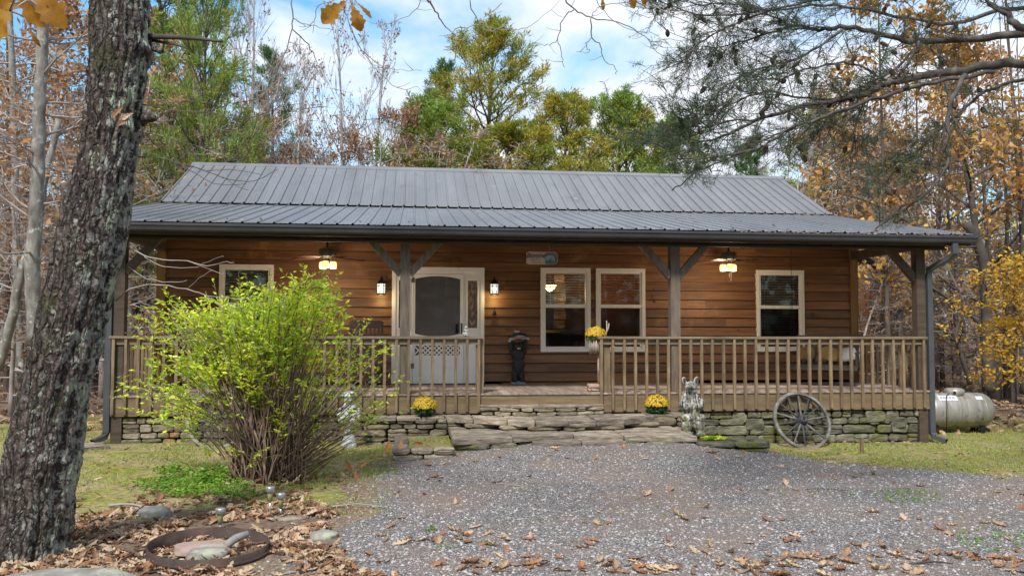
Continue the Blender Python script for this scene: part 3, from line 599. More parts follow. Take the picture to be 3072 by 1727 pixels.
# ---- roof
def roof_sheet(x0, x1, ya, za, yb, zb_, name):
    sl_ = Vector((0, yb-ya, zb_-za)); L_ = sl_.length; d = sl_.normalized(); nrm = Vector((0, -d.z, d.y)); prof = []; rh_ = .021 if name == 'porch_roof' else .028
    x = x0; p = .2286
    while x < x1-.01:
        prof += [(x, 0), (x+.009, rh_), (x+.031, rh_), (x+.040, 0), (x+.105, 0), (x+.109, .004), (x+.119, .004), (x+.123, 0), (x+.165, 0), (x+.169, .004), (x+.179, .004), (x+.183, 0)]; x += p
    prof = [q for q in prof if q[0] < x1]+[(x1, 0)]
    A = Vector((0, ya, za)); B = Vector((0, yb, zb_)); nn = len(prof)
    vs = [A+Vector((x, 0, 0))+nrm*h for x, h in prof]+[B+Vector((x, 0, 0))+nrm*h for x, h in prof]
    vs += [v-nrm*.002 for v in vs[:nn]]
    fs = [(i, i+1, nn+i+1, nn+i) for i in range(nn-1)]+[(i+1, i, 2*nn+i, 2*nn+i+1) for i in range(nn-1)]
    o = MB().add(vs, fs).build(name, metalr, cabin); return o
RX0, RX1 = -OV, LEN+OV
roof_sheet(RX0, RX1, -.53, 3.305, 4.30, 4.272, 'porch_roof')
roof_sheet(RX0+.02, RX1-.02, 4.137, 4.275, 6.64, 5.52, 'main_roof')
MB().add([(RX0, 9.17, 4.27), (RX1, 9.17, 4.27), (RX1, 6.66, 5.52), (RX0, 6.66, 5.52)], [(0, 1, 2, 3)]).add([(RX0, 12, 3.6), (RX1, 12, 3.6), (RX1, 9.17, 4.27), (RX0, 9.17, 4.27)], [(0, 1, 2, 3)]).build('rear_roof', metalr, cabin)
rc = MB()
rc.add([(RX0-.01, 6.50, 5.475), (RX1+.01, 6.50, 5.475), (RX1+.01, 6.654, 5.565), (RX0-.01, 6.654, 5.565), (RX1+.01, 6.81, 5.475), (RX0-.01, 6.81, 5.475), (RX0-.01, 6.50, 5.45), (RX1+.01, 6.50, 5.45)], [(0, 1, 2, 3), (3, 2, 4, 5), (6, 7, 1, 0)])
rc.build('ridge_cap', metalr, cabin)
for X in (RX0, RX1-.04):    # rake trim and soffit edge
    q = MB().beam((X+.02, -.5, 3.262), (X+.02, 4.2, 4.222), .04, .07, up=(0, 0, 1)).beam((X+.02, 4.14, 4.235), (X+.02, 6.62, 5.46), .04, .07, up=(0, 0, 1)).build('rake_trim', gutm, cabin)
sf = MB().add([(RX0+.04, -.45, 3.275), (RX1-.04, -.45, 3.275), (RX1-.04, 4.1, 4.19), (RX0+.04, 4.1, 4.19)], [(0, 3, 2, 1)]); sf.build('roof_deck', postd, cabin)
MB().box(RX0+.02, RX1-.02, -.46, -.425, 3.13, 3.268).build('fascia', postd, cabin)
g_ = MB(); pr = [(-.462, 3.272), (-.462, 3.165), (-.53, 3.158), (-.565, 3.18), (-.575, 3.225), (-.592, 3.245), (-.592, 3.272), (-.586, 3.279), (-.578, 3.272), (-.578, 3.25), (-.562, 3.235), (-.55, 3.185), (-.52, 3.168), (-.472, 3.172), (-.472, 3.272)]
n_ = len(pr); X0, X1 = RX0+.0, RX1+.02
g_.add([(X0, y, z) for y, z in pr]+[(X1, y, z) for y, z in pr], [(i, i+n_, (i+1) % n_+n_, (i+1) % n_) for i in range(n_)])
for X in (X0, X1): g_.add([(X, y, z) for y, z in pr[:7]], [tuple(range(7))])
g_.build('gutter', gutm, cabin)
# downspouts
for s, X in ((-1, PX[0]-hw-.055), (1, PX[3]+hw+.062)):
    zb0 = GZ(X, -.1)+.12
    top_ = Vector((X+s*.17, -.52, 3.16)); pts_ = [top_, top_+Vector((0, 0, -.16)), Vector((X+s*.15, -.44, 2.93)), Vector((X, -.10, 2.76)), Vector((X, -.08, 2.66)), Vector((X, -.08, zb0+.05)), Vector((X+s*.02, -.11, zb0-.02)), Vector((X+s*.13, -.26, zb0-.07))]
    mb = MB(); vs = []
    for i, p in enumerate(pts_):
        dd = (pts_[min(i+1, len(pts_)-1)]-pts_[max(i-1, 0)]).normalized(); xx = Vector((1, 0, 0)) if i < 6 else Vector((.8, .6*s, 0)).normalized()
        xx = (xx-dd*xx.dot(dd)).normalized(); yy = dd.cross(xx)
        for a, c_ in ((-.045, -.035), (.045, -.035), (.045, .035), (-.045, .035)): vs.append(p+xx*a+yy*c_)
    nn = len(pts_); mb.add(vs, [(i*4+k, i*4+(k+1) % 4, (i+1)*4+(k+1) % 4, (i+1)*4+k) for i in range(nn-1) for k in range(4)]); mb.build('downspout', downm, cabin)

# ---- dry stone work
def stone(mb, c, r, seed, chunk=1.0):
    """one rough rounded block, own surface, built from a rounded box"""
    n1 = [(-1, -1), (-.5, -1.0), (.5, -1.0), (1, -1), (1.0, -.4), (1.0, .4), (1, 1), (.5, 1.0), (-.5, 1.0), (-1, 1), (-1.0, .4), (-1.0, -.4)]
    vs = []; off = Vector((seed*3.1, seed*1.7, seed*.9))
    for k, (dy, sc) in enumerate(((-1, .80), (-.72, .97), (0, 1.0), (1, .96))):
        for x, z in n1:
            q = Vector((x*sc, dy, z*sc)); f = 1-.16*max(0, abs(x)+abs(z)-1.45)
            p = Vector((q.x*r[0]*f, q.y*r[1], q.z*r[2]*f)); j = (noise.noise_vector(p*6+off)*.46+noise.noise_vector(p*19+off)*.22)*min(r)*chunk
            vs.append(Vector(c)+p+Vector((j.x, j.y*.8, j.z*.55)))
    m = 12; fs = [tuple(range(m-1, -1, -1))] if False else []
    cen = len(vs); vs.append(Vector(c)+Vector((0, -r[1]*(1.04+.1*math.sin(seed)), 0)))
    fs += [(i, cen, (i+1) % m) for i in range(m)]
    fs += [(k*m+i, k*m+(i+1) % m, (k+1)*m+(i+1) % m, (k+1)*m+i) for k in range(3) for i in range(m)]
    fs += [tuple(range(3*m+m-1, 3*m-1, -1))]
    mb.add(vs, fs)
def drywall(x0, x1, y, zb_, zt, seed, hmin=.07, hmax=.13, depth=.12, wf=(1.3, 3.8), front=None):
    mb = MB(); rr_ = random.Random(seed); z = zt; k = seed*10
    while z > min(zb_(x0), zb_(x1))-.02:
        h = rr_.uniform(hmin, hmax); x = x0-(rr_.uniform(0, .04))
        while x < x1-.03:
            w_ = min(h*rr_.uniform(*wf), x1-x)
            if x1-x-w_ < .06: w_ = x1-x
            hh = h*rr_.uniform(.86, 1.0); k += 1; yy = (front(x+w_/2) if front else y)+rr_.uniform(-.02, .02)
            if rr_.random() < .16 and w_ > .16:   # two thin stones in one course
                for q in (.28, .78): stone(mb, (x+w_/2, yy, z-h*q), (w_/2-.005, depth/2, h*.23), k+q)
            elif rr_.random() < .10 and z-2*h > zb_(x): stone(mb, (x+w_/2, yy-.015, z-h*.9), (w_/2-.004, depth/2, h*.86), k)
            else: stone(mb, (x+w_/2, yy, z-h/2), (w_/2-.004, depth/2, hh/2-.002), k)
            x += w_
        z -= h
    return mb
fz = lambda x: GZ(x, -.1)
drywall(PX[0]+hw+.01, 4.5, .0, fz, .425, 3, .075, .17).build('stone_foundation', stoneb, cabin, False)
drywall(8.35, PX[3]-hw-.01, .0, fz, .43, 9, .07, .17).build('stone_foundation', stonew, cabin, False)
MB().box(.1, LEN-.1, .055, .2, -.4, .44).build('foundation_backing', mortar, cabin)

# ------------------------------------------------------------------ stone steps, ledges, planters
def slab(mb, corners, z, th, seed):
    """flat flagstone: irregular outline with real thickness"""
    rr_ = random.Random(seed); P_ = []
    for a, b_ in zip(corners, corners[1:]+corners[:1]):
        for k in range(4):
            q = k/4; x = a[0]+(b_[0]-a[0])*q; y = a[1]+(b_[1]-a[1])*q; j = .02 if k else .008
            P_.append((x+rr_.uniform(-j, j), y+rr_.uniform(-j, j)))
    cx_ = sum(p[0] for p in P_)/len(P_); cy_ = sum(p[1] for p in P_)/len(P_); n_ = len(P_); tz = [rr_.uniform(-.006, .006) for _ in P_]
    sh = lambda s_, zz: [(cx_+(x-cx_)*s_, cy_+(y-cy_)*s_, zz+t_) for (x, y), t_ in zip(P_, tz)]
    vs = sh(.985, z-th)+sh(1.0, z-th*.75)+sh(1.0, z-.012)+sh(.975, z)+[(cx_, cy_, z+rr_.uniform(0, .008))]
    fs = [(k*n_+i, k*n_+(i+1) % n_, (k+1)*n_+(i+1) % n_, (k+1)*n_+i) for k in range(3) for i in range(n_)]+[(3*n_+i, 3*n_+(i+1) % n_, 4*n_) for i in range(n_)]+[tuple(range(n_-1, -1, -1))]
    mb.add(vs, fs)
def paving(x0, x1, front, back, z, th, seed, cw=(.45, .95), rh=(.28, .45)):
    mb = MB(); rr_ = random.Random(seed); x = x0; k = seed
    while x < x1-.02:
        w_ = rr_.uniform(*cw); 
        if x1-x-w_ < .25: w_ = x1-x
        tilt = rr_.uniform(-.04, .04)
        ya, yb = front(x), front(x+w_); y = 0; dep = back-min(ya, yb)
        while y < .999:
            h = rr_.uniform(*rh)/max(dep, .1)
            if y+h > .8: h = 1-y
            def Y_(xx, q): return front(xx)*(1-q)+back*q
            g_ = .008; e = tilt if y > 0 and y+h < 1 else 0
            slab(mb, [(x+g_, Y_(x, y)+g_), (x+w_-g_, Y_(x+w_, y)+g_), (x+w_-g_, Y_(x+w_, min(1, y+h+0))-g_), (x+g_, Y_(x, min(1, y+h))-g_)], z+rr_.uniform(-.006, .006), th, k); k += 1; y += h
        x += w_
    return mb
steps = empty('stone_steps', (6.6, -.9, 0), 'curved fieldstone steps and flagstone landing between the gravel and the porch opening', 'steps'); steps.location = (0, 0, 0)
a1 = lambda x: -.24-.22*math.sin(math.pi*min(1, max(0, (x-5.45)/1.95)))
paving(5.45, 7.40, a1, -.10, .578, .03, 11, (.32, .62)).build('upper_step', stones, steps, False)
drywall(5.46, 7.39, 0, lambda x: .46, .548, 12, .058, .066, .16, (2.5, 6), front=lambda x: a1(x)+.085).build('upper_riser', stoneb, steps, False)
a2 = lambda x: lerp_table([(4.7, -.15), (4.95, -.28), (5.3, -.62), (5.7, -.86), (6.1, -1.05), (6.5, -1.13), (7.0, -1.12), (7.5, -.98), (7.8, -.8), (8.15, -.52), (8.4, -.48)], x)
paving(4.85, 8.2, a2, -.11, .425, .085, 21, (.4, .75), (.35, .6)).build('middle_step', stones, steps, False)
drywall(4.9, 8.15, 0, lambda x: .25, .345, 22, .05, .07, .18, (4, 9), front=lambda x: a2(x)+.12).build('middle_riser', stoneb, steps, False)
a3 = lambda x: lerp_table([(4.9, -1.78), (5.6, -1.66), (6.3, -1.42), (6.9, -1.42), (7.5, -1.62), (8.35, -1.74)], x)
paving(4.95, 8.38, a3, -.2, .262, .08, 33, (.5, 1.1), (.3, .5)).build('landing', stones, steps, False)
drywall(4.98, 8.34, 0, lambda x: .10, .185, 34, .07, .09, .2, (3, 7), front=lambda x: a3(x)+.11).build('landing_riser', stonew, steps, False)
fm = MB(); 
for c_, sd_ in (([(6.05, -1.75), (6.7, -1.8), (6.75, -1.45), (6.1, -1.42)], 5), ([(6.72, -1.82), (7.35, -1.78), (7.3, -1.55), (6.78, -1.5)], 6)): slab(fm, c_, .205, .07, sd_)
fm.build('loose_flagstone', stones, steps)
MB().box(5.05, 8.25, -.9, .05, -.1, .24).build('core', mortar, steps)
def planter(label, nm):
    p = empty(nm, (0, 0, 0), label, 'stone planter', 'low stone planters beside the steps'); return p
pl = planter('low square planter edged in flat stones, with grass inside, left of the steps', 'stone_planter')
drywall(4.15, 4.97, 0, lambda x: .0, .175, 41, .06, .09, .22, (3, 6), front=lambda x: -1.93).build('front_edge', stones, pl, False)
e_ = MB()
for k, (y, z) in enumerate(((-1.6, .16), (-1.25, .17), (-.9, .18), (-1.45, .08), (-1.0, .09))): stone(e_, (4.25, y, z-.04), (.10, .18, .05), 50+k)
e_.build('side_edge', stones, pl, False)
drywall(3.72, 4.93, 0, lambda x: GZ(x, -.4), .40, 43, .07, .12, .26, (2.5, 5), front=lambda x: -.33+.03*math.sin(x*5)).build('stone_ledge', stoneb, pl, False)
paving(3.75, 4.9, lambda x: -.47, -.08, .43, .05, 44, (.3, .6), (.3, .5)).build('ledge_top', stones, pl)
MB().add([(4.3, -1.85, .12), (4.95, -1.85, .12), (4.95, -.4, .15), (4.3, -.4, .15)], [(0, 1, 2, 3)]).build('soil', gm_, pl)
pr_ = planter('low curved stone bed edged in dark slabs, right of the steps under the carved bear', 'stone_planter')
drywall(8.36, 9.32, 0, lambda x: .02, .195, 61, .07, .10, .2, (3.5, 7), front=lambda x: -1.80-.12*(x-8.36)).build('front_edge', stonew, pr_, False)
e_ = MB()
for k, (x, y, z) in enumerate(((9.3, -1.65, .13), (9.15, -1.35, .10), (9.0, -1.0, .08), (9.2, -1.5, .02))): stone(e_, (x, y, z), (.11, .2, .06), 70+k)
e_.build('side_edge', stonew, pr_, False)
drywall(8.0, 8.9, 0, lambda x: .15, .40, 63, .06, .09, .2, (3, 7), front=lambda x: -.42).build('stone_ledge', stoneb, pr_, False)
paving(8.02, 8.9, lambda x: -.52, -.08, .43, .045, 64, (.3, .5), (.3, .5)).build('ledge_top', stones, pr_)
MB().add([(8.38, -1.75, .165), (9.2, -1.8, .15), (9.1, -.9, .12), (8.9, -.4, .12), (8.38, -.4, .17)], [(0, 1, 2, 3, 4)]).build('soil', mat('dark soil', [(.03, .022, .015), (.09, .06, .04)], 14, bump=.02), pr_)
for k, (u, v, sz) in enumerate(((1340, 1020, .05), (1740, 1068, .06), (1920, 1090, .05))): pass

# ------------------------------------------------------------------ carved bear on the right
woodc = bpy.data.materials.new('painted carved wood'); woodc.use_nodes = True; t = woodc.node_tree; b = t.nodes['Principled BSDF']; lk = t.links.new
co = N(t, 'ShaderNodeTexCoord'); sx = N(t, 'ShaderNodeSeparateXYZ'); lk(co.outputs['Object'], sx.inputs[0])
mp = N(t, 'ShaderNodeMapping'); mp.inputs['Scale'].default_value = (30, 30, 7); lk(co.outputs['Object'], mp.inputs[0])
n1 = N(t, 'ShaderNodeTexNoise'); n1.inputs['Scale'].default_value = 1; n1.inputs['Detail'].default_value = 6; lk(mp.outputs[0], n1.inputs['Vector'])
c = ramp(n1.outputs[0], (.36, (.035, .033, .036)), (.46, (.16, .15, .14)), (.56, (.33, .31, .28)), (.70, (.56, .54, .50)))
grn = ramp(noi(9), (.48, 0.), (.58, 1.))
low = maprange(sx.outputs[2], .58, .30)
c = mixc(math_('MULTIPLY', math_('MULTIPLY', grn, low), .75), c, (.14, .17, .045))
c = mixc(math_('MULTIPLY', maprange(sx.outputs[2], .30, .05), .55), c, (.035, .03, .022))
lk(c, b.inputs['Base Color']); b.inputs['Roughness'].default_value = .85
bp = N(t, 'ShaderNodeBump'); bp.inputs['Distance'].default_value = .012; lk(n1.outputs[0], bp.inputs['Height']); lk(bp.outputs[0], b.inputs['Normal'])
bp_ = PZ(1738, 1099, .165)
bear = empty('bear_statue', (bp_.x, bp_.y, .15), 'chainsaw carved standing bear in worn white and black paint, mossy below, beside the steps', 'statue')
B = MB()
ellipsoid(B, (0, 0, .30), (.155, .13, .20)); ellipsoid(B, (0, .0, .48), (.17, .13, .15)); ellipsoid(B, (0, .01, .60), (.14, .115, .10))
ellipsoid(B, (.0, -.01, .69), (.10, .10, .09)); ellipsoid(B, (-.005, -.03, .755), (.095, .095, .085))        # neck, head
ellipsoid(B, (-.04, -.10, .745), (.05, .075, .046), (rad(-28), 0, rad(-20))); ellipsoid(B, (-.052, -.15, .765), (.034, .04, .032))
ellipsoid(B, (-.095, 0, .845), (.036, .022, .062), (0, rad(-12), 0)); ellipsoid(B, (.085, 0, .845), (.038, .022, .062), (0, rad(14), 0))
for s in (-1, 1):
    ellipsoid(B, (s*.135, -.05, .50), (.055, .06, .10), (rad(30), 0, s*rad(8))); ellipsoid(B, (s*.085, -.13, .475), (.075, .05, .048), (0, s*rad(18), s*rad(28)))
    ellipsoid(B, (s*.095, -.10, .20), (.078, .085, .14)); ellipsoid(B, (s*.10, -.15, .07), (.075, .09, .055)); ellipsoid(B, (s*.10, -.12, .31), (.085, .07, .06))
sculpt('body', B, .0085, woodc, bear, .010, 26, 2)
eye = mat('dark eye paint', [(.008, .008, .01), (.015, .015, .02)], rough=.3)
for s in (-1, 1):
    e_ = MB(); ellipsoid(e_, (-.025+s*.040, -.106, .800), (.011, .009, .011), n=10, m=6); e_.build('eye', eye, bear, True)
    e_ = MB(); ellipsoid(e_, ((-.097 if s < 0 else .088), -.018, .85), (.021, .010, .042), (0, s*rad(12), 0), n=12, m=8); e_.build('inner_ear', mat('blue black ear', [(.02, .022, .035), (.09, .09, .12)], 30, (1, 1, .3)), bear, True)
e_ = MB(); ellipsoid(e_, (-.056, -.182, .768), (.024, .018, .026), (rad(20), 0, 0), n=12, m=8); e_.build('nose', mat('olive nose', [(.10, .10, .045), (.26, .25, .15)], 20), bear, True)
e_ = MB(); e_.tube([(-.10, -.13, .755), (-.075, -.178, .735), (-.056, -.192, .742), (-.035, -.176, .733), (.0, -.13, .735)], .006, 6); e_.build('mouth', eye, bear, True)
e_ = MB(); e_.lathe([(.16, -.04), (.175, .0), (.165, .035), (.10, .045)], 14); e_.build('stump_base', mat('rotten brown wood', [(.05, .025, .015), (.17, .07, .035)], 12, bump=.01), bear, True)

# black bear greeter on the deck
bb_ = PY(1302, 966, 1.75)
blk = mat('black resin fur', [(.003, .0035, .005), (.007, .008, .011), (.018, .020, .028)], 22, rough=.6, bump=.006)
gb = empty('bear_greeter', (PZ(1303, 967, HD).x, PZ(1303, 967, HD).y, HD), 'black bear figure on a grey base holding a pale welcome plaque over its head', 'statue')
B = MB(); ellipsoid(B, (0, 0, .34), (.115, .10, .20)); ellipsoid(B, (0, 0, .52), (.12, .10, .14)); ellipsoid(B, (0, -.02, .68), (.085, .085, .085)); ellipsoid(B, (0, -.09, .665), (.042, .05, .035))
for s in (-1, 1):
    ellipsoid(B, (s*.06, 0, .17), (.062, .075, .15)); ellipsoid(B, (s*.062, -.05, .085), (.058, .09, .04)); ellipsoid(B, (s*.125, -.01, .66), (.042, .045, .13), (0, s*rad(6), 0)); ellipsoid(B, (s*.07, 0, .755), (.03, .02, .03)); ellipsoid(B, (s*.135, -.02, .77), (.04, .035, .05))
sculpt('body', B, .010, blk, gb, .006, 30, 2)
e_ = MB(); e_.box(-.125, .125, -.12, .11, 0, .05, bev=.012).lathe([(.11, .05), (.10, .07)], 12); e_.build('base', mat('blue grey base', [(.10, .11, .14), (.24, .26, .30)], 12), gb)
e_ = MB(); ellipsoid(e_, (0, -.13, .655), (.036, .022, .020), n=12, m=8); e_.build('muzzle', mat('tan muzzle', [(.30, .25, .22), (.44, .40, .36)], 12), gb, True)
for s in (-1, 1):
    e_ = MB(); ellipsoid(e_, (s*.03, -.098, .70), (.008, .006, .008), n=8, m=6); e_.build('eye', mat('amber eye', [(.2, .12, .04), (.25, .15, .05)], rough=.2), gb, True)
pm = mat('pale pink plaque', [(.36, .27, .26), (.52, .42, .40)], 8)
e_ = MB(); pp = [(-.185, .775), (-.165, .845), (-.10, .858), (0, .89), (.09, .885), (.19, .845), (.20, .815), (.10, .82), (0, .835), (-.09, .815), (-.135, .80), (-.15, .765)]
e_.prism(pp, -.085, -.055); e_.build('plaque', pm, gb)
e_ = MB(); e_.tube([(-.17, .0, .84), (-.07, .0, .89), (.03, .0, .905), (.12, .0, .89), (.18, .0, .845)], [.02, .035, .04, .035, .018], 8); e_.build('log', blk, gb, True)
e_ = MB(); ellipsoid(e_, (-.02, -.05, .955), (.05, .025, .022)); ellipsoid(e_, (-.055, -.055, .965), (.022, .018, .018)); e_.build('bird', pm, gb, True)
wt_ = text_mesh('WELCOME', .058, .002); wo = link('lettering', wt_, darkm, gb, (0.005, -.089, .848)); wo.rotation_euler = (rad(90), 0, 0)

# pale garden statue behind the shrub
cst = mat('pale weathered concrete', [(.26, .28, .28), (.42, .44, .44), (.55, .57, .57)], 7, rough=.85, bump=.006, spots=[((.25, .28, .27), 5, .6, .1)])
ps = PZ(882, 1118, .03)
gs = empty('garden_statue', (ps.x, -.75, .03), 'pale blue grey concrete garden statue on a flared foot, half hidden behind the shrub', 'statue')
B = MB(); B.lathe([(.105, -.02), (.115, .03), (.10, .10), (.062, .20), (.07, .27), (.12, .33), (.155, .42), (.15, .50), (.12, .56), (.08, .62), (.07, .66)], 20)
ellipsoid(B, (0, -.02, .71), (.085, .085, .085))
for s in (-1, 1): ellipsoid(B, (s*.13, -.03, .47), (.045, .06, .11)); ellipsoid(B, (s*.07, -.12, .40), (.07, .045, .04), (0, s*rad(-14), 0))
sculpt('figure', B, .010, cst, gs, .006, 26, 2)
e_ = MB(); ellipsoid(e_, (0, -.01, .765), (.095, .095, .055)); e_.lathe([(.12, .745), (.125, .755), (.09, .765)], 18); e_.build('cap', cst, gs, True)
# little grey figure on the rail
fp = PY(1172, 848, -.075)
fg = empty('rail_figurine', (fp.x, -.075, HR), 'tiny mottled grey figurine sitting on the left rail in front of the door', 'figurine')
B = MB(); ellipsoid(B, (0, 0, .035), (.035, .035, .037)); ellipsoid(B, (.0, 0, .085), (.026, .026, .036)); ellipsoid(B, (.002, -.006, .135), (.024, .024, .026)); ellipsoid(B, (.036, 0, .05), (.014, .016, .03)); ellipsoid(B, (-.038, .0, .04), (.016, .02, .024))
for s in (-1, 1): ellipsoid(B, (s*.022, -.028, .012), (.013, .025, .012)); ellipsoid(B, (s*.026, -.014, .09), (.01, .02, .02))
sculpt('body', B, .004, mat('mottled grey stone', [(.14, .15, .14), (.52, .53, .50)], 40), fg, .002, 60, 1)

# ------------------------------------------------------------------ potted mums
mumy = mat('yellow petals', [(.62, .40, .015), (.75, .52, .03), (.50, .28, .01), (.80, .58, .08)], isl_ramp=True, rough=.6, trans=.2)
mumg = mat('dark mum leaves', [(.015, .06, .02), (.04, .12, .03), (.02, .08, .03)], isl_ramp=True, rough=.6, trans=.15)
potm = mat('dark plastic pot', [(.012, .014, .014), (.02, .022, .024)], rough=.4)
def mum(loc, r, label):
    o = empty('potted_mum', loc, label, 'potted flowers', 'yellow potted mums')
    MB().lathe([(r*.50, 0), (r*.56, .08), (r*.60, .085), (r*.60, .10), (r*.54, .10), (r*.5, .09)], 18).build('pot', potm, o, True)
    n_ = 520; d = norm(NR.normal(size=(n_, 3))); d[:, 2] = np.abs(d[:, 2])*.9-.12; d = norm(d); c_ = d*np.array([r, r, r*.80])*NR.uniform(.93, 1.03, (n_, 1))*(1+.05*np.sin(d[:, :1]*9)); c_[:, 2] += .15
    V = []
    for i in range(n_):   # every bloom: a small domed rosette of petals
        if c_[i, 2] < .105: continue
        nn = Vector(d[i]); q = nn.to_track_quat('Z', 'Y'); s_ = NR.uniform(.011, .017); P0 = Vector(c_[i])
        for k in range(6):
            a = k*math.pi/3+NR.rand(); f = lambda rr_, da, h: P0+q @ Vector((rr_*s_*math.cos(a+da), rr_*s_*math.sin(a+da), h*s_)); V += [f(0, 0, .5), f(.75, -.5, .25), f(1.35, 0, -.1), f(.75, .5, .25)]
    link('blooms', np_mesh('blooms', V, 4), mumy, o)
    n2 = 700; d = norm(NR.normal(size=(n2, 3))); c2 = d*np.array([r*.93, r*.93, r*.5])*NR.uniform(.7, 1.0, (n2, 1)); c2[:, 2] += .10
    link('foliage', np_mesh('foliage', leaf_quads(c2, d+NR.normal(size=(n2, 3))*.5, .045, .022), 4), mumg, o)
    return o
pm1 = PZ(1068, 1049, .43); mum((pm1.x, -.36, .43), .185, 'yellow potted mum on the stone ledge below the left rail')
pm2 = PZ(1670, 1047, .43); mum((pm2.x, -.36, .43), .185, 'yellow potted mum on the stone ledge beside the carved bear')
# rustic log planter on the deck with the third mum
lp = PZ(1497, 975, HD)
logm = mat('peeled log wood', [(.22, .13, .10), (.36, .24, .19), (.46, .34, .29)], 6, (1, 1, 4), rough=.8, bump=.004)
stickm = mat('pale stick wood', [(.28, .23, .19), (.48, .42, .36)], 6, island=.2)
bx = PY(1500, 870, .10)
ls = empty('log_planter_stand', (bx.x, .16, HD), 'rustic planter stand of pale upright sticks on a log leg, beside the right rail post', 'plant stand')
e_ = MB()
for y in (-.07, .0, .07): e_.tube([(-.12, y, .09), (.20, y, .09)], .034, 9)
e_.build('foot_logs', logm, ls, True); e_ = MB().tube([(-.10, -.08, .03), (-.10, .08, .03)], .03, 8).tube([(.18, -.08, .03), (.18, .08, .03)], .03, 8); e_.build('cross_logs', logm, ls, True)
MB().tube([(.07, 0, .12), (.068, .01, .4), (.07, 0, .66)], [.04, .036, .04], 9).build('leg', logm, ls, True)
e_ = MB()
for k in range(18):
    a = k/18*6.283; e_.tube([(.015+.10*math.cos(a), .09*math.sin(a), .62+random.uniform(-.02, .02)), (.015+.135*math.cos(a), .12*math.sin(a), .88+random.uniform(-.02, .01))], .013, 6)
e_.build('stick_basket', stickm, ls, True)
e_ = MB(); ring = [(.015+.142*math.cos(a), .127*math.sin(a), .855) for a in np.linspace(0, 6.283, 20)]; e_.tube(ring, .010, 6); e_.tube([(x, y, z+.02) for x, y, z in ring], .008, 6); e_.lathe([(.10, .63), (.12, .84)], 14, (.015, 0, 0)); e_.build('rim', stickm, ls, True)
e_ = MB().tube([(.15, 0, .80), (.19, -.01, 1.0), (.185, 0, 1.14)], [.013, .011, .008], 6).tube([(.18, -.01, .95), (.215, 0, 1.02), (.225, 0, 1.10)], [.011, .009, .007], 6); e_.build('antler_stick', stickm, ls, True)
mum((ls.location.x+.0, .16, HD+.76), .165, 'yellow potted mum set in the rustic stick planter on the deck')

# ------------------------------------------------------------------ wagon wheels
woodg = mat('grey weathered wheel wood', [(.06, .054, .052), (.13, .12, .115), (.24, .225, .22)], 8, rough=.85, bump=.004)
woodb = mat('dark wheel wood', [(.02, .022, .026), (.07, .07, .075)], 8, rough=.7)
def wheel(loc, r, tilt, rz, label, nsp=14, rimmat=woodg):
    o = empty('wagon_wheel', loc, label, 'wagon wheel', 'old wagon wheels leaning on the foundation'); o.rotation_euler = (tilt, 0, rz)
    n_ = 56; mb = MB(); vs = []
    for k in range(n_):
        a = 2*math.pi*k/n_
        for rr_, y in ((r-.045, -.028), (r-.008, -.028), (r, -.022), (r, .022), (r-.008, .028), (r-.045, .028)): vs.append((rr_*math.cos(a), y, r+rr_*math.sin(a)))
    mb.add(vs, [(k*6+j, k*6+(j+1) % 6, ((k+1) % n_)*6+(j+1) % 6, ((k+1) % n_)*6+j) for k in range(n_) for j in range(6)]); mb.build('rim', rimmat, o, False)
    M4 = Matrix.Translation((0, 0, r)) @ Matrix.Rotation(rad(90), 4, 'X')
    MB().lathe([(.035, -.075), (.06, -.07), (.068, -.03), (.072, 0), (.068, .03), (.055, .07), (.045, .10), (.028, .10), (.026, .02)], 18, mtx=M4).build('hub', woodb, o, True)
    for k in range(nsp):
        a = 2*math.pi*(k+.3)/nsp; c_, s_ = math.cos(a), math.sin(a); MB().tube([(.06*c_, 0, r+.06*s_), (.2*c_, 0, r+.2*s_), ((r-.04)*c_, 0, r+(r-.04)*s_)], [.019, .015, .013], 6).build('spoke', woodb if k % 3 else woodg, o, True)
    return o
wheel((PY(2018, 1052, -.35).x, -.56, -.13), .478, rad(-25), rad(3), 'large grey wooden wagon wheel leaning on the mossy foundation at the right')
wheel((PY(552, 1060, -.3).x, -.55, .0), .47, rad(-24), rad(-3), 'pale rimmed wagon wheel leaning on the foundation behind the shrub', 12, mat('bleached rim wood', [(.12, .105, .10), (.25, .23, .22)], 7))

# ------------------------------------------------------------------ propane tank
tp = PZ(2404, 1088, -.12); TX, TY = 14.02, tp.y+.1
tankm = mat('weathered tank steel', [(.19, .18, .165), (.30, .29, .275), (.42, .41, .40)], 2.5, (6, 1, 1), .42, metal=.3, bump=.002, spots=[((.15, .15, .08), 1.6, .52, .2), ((.08, .065, .045), 5, .58, .12)])
tl = PD(2401, 1040, (PZ(2404, 1088, -.12)-CAM).dot(F2)+.1)
tk = empty('propane_tank', (tl.x, tl.y, GZ(14, 2)), 'weathered silver propane tank lying on short feet at the wood edge right of the cabin', 'propane tank', rz=rad(-6))
R_ = .315; hl = .70; M4 = Matrix.Translation((0, 0, .09+R_)) @ Matrix.Rotation(rad(90), 4, 'Y')
pf = [(R_*math.sin(a), -hl+.26-.26*math.cos(a)) for a in np.linspace(0.02, math.pi/2, 9)]+[(R_*math.sin(a), hl-.26-.26*math.cos(a)) for a in np.linspace(math.pi/2, math.pi-.02, 9)]
MB().lathe(pf, 40, mtx=M4).build('vessel', tankm, tk, True)
sm_ = MB()
for x in (-.43, .43): sm_.lathe([(R_+.001, x-.008), (R_+.005, x-.004), (R_+.005, x+.004), (R_+.001, x+.008)], 40, mtx=M4, cap=False)
sm_.build('weld_seam', tankm, tk, True)
MB().lathe([(.175, .66), (.178, .755), (.165, .785), (.12, .805), (.05, .812), (.0, .813)], 24).build('valve_dome', tankm, tk, True)
e_ = MB()
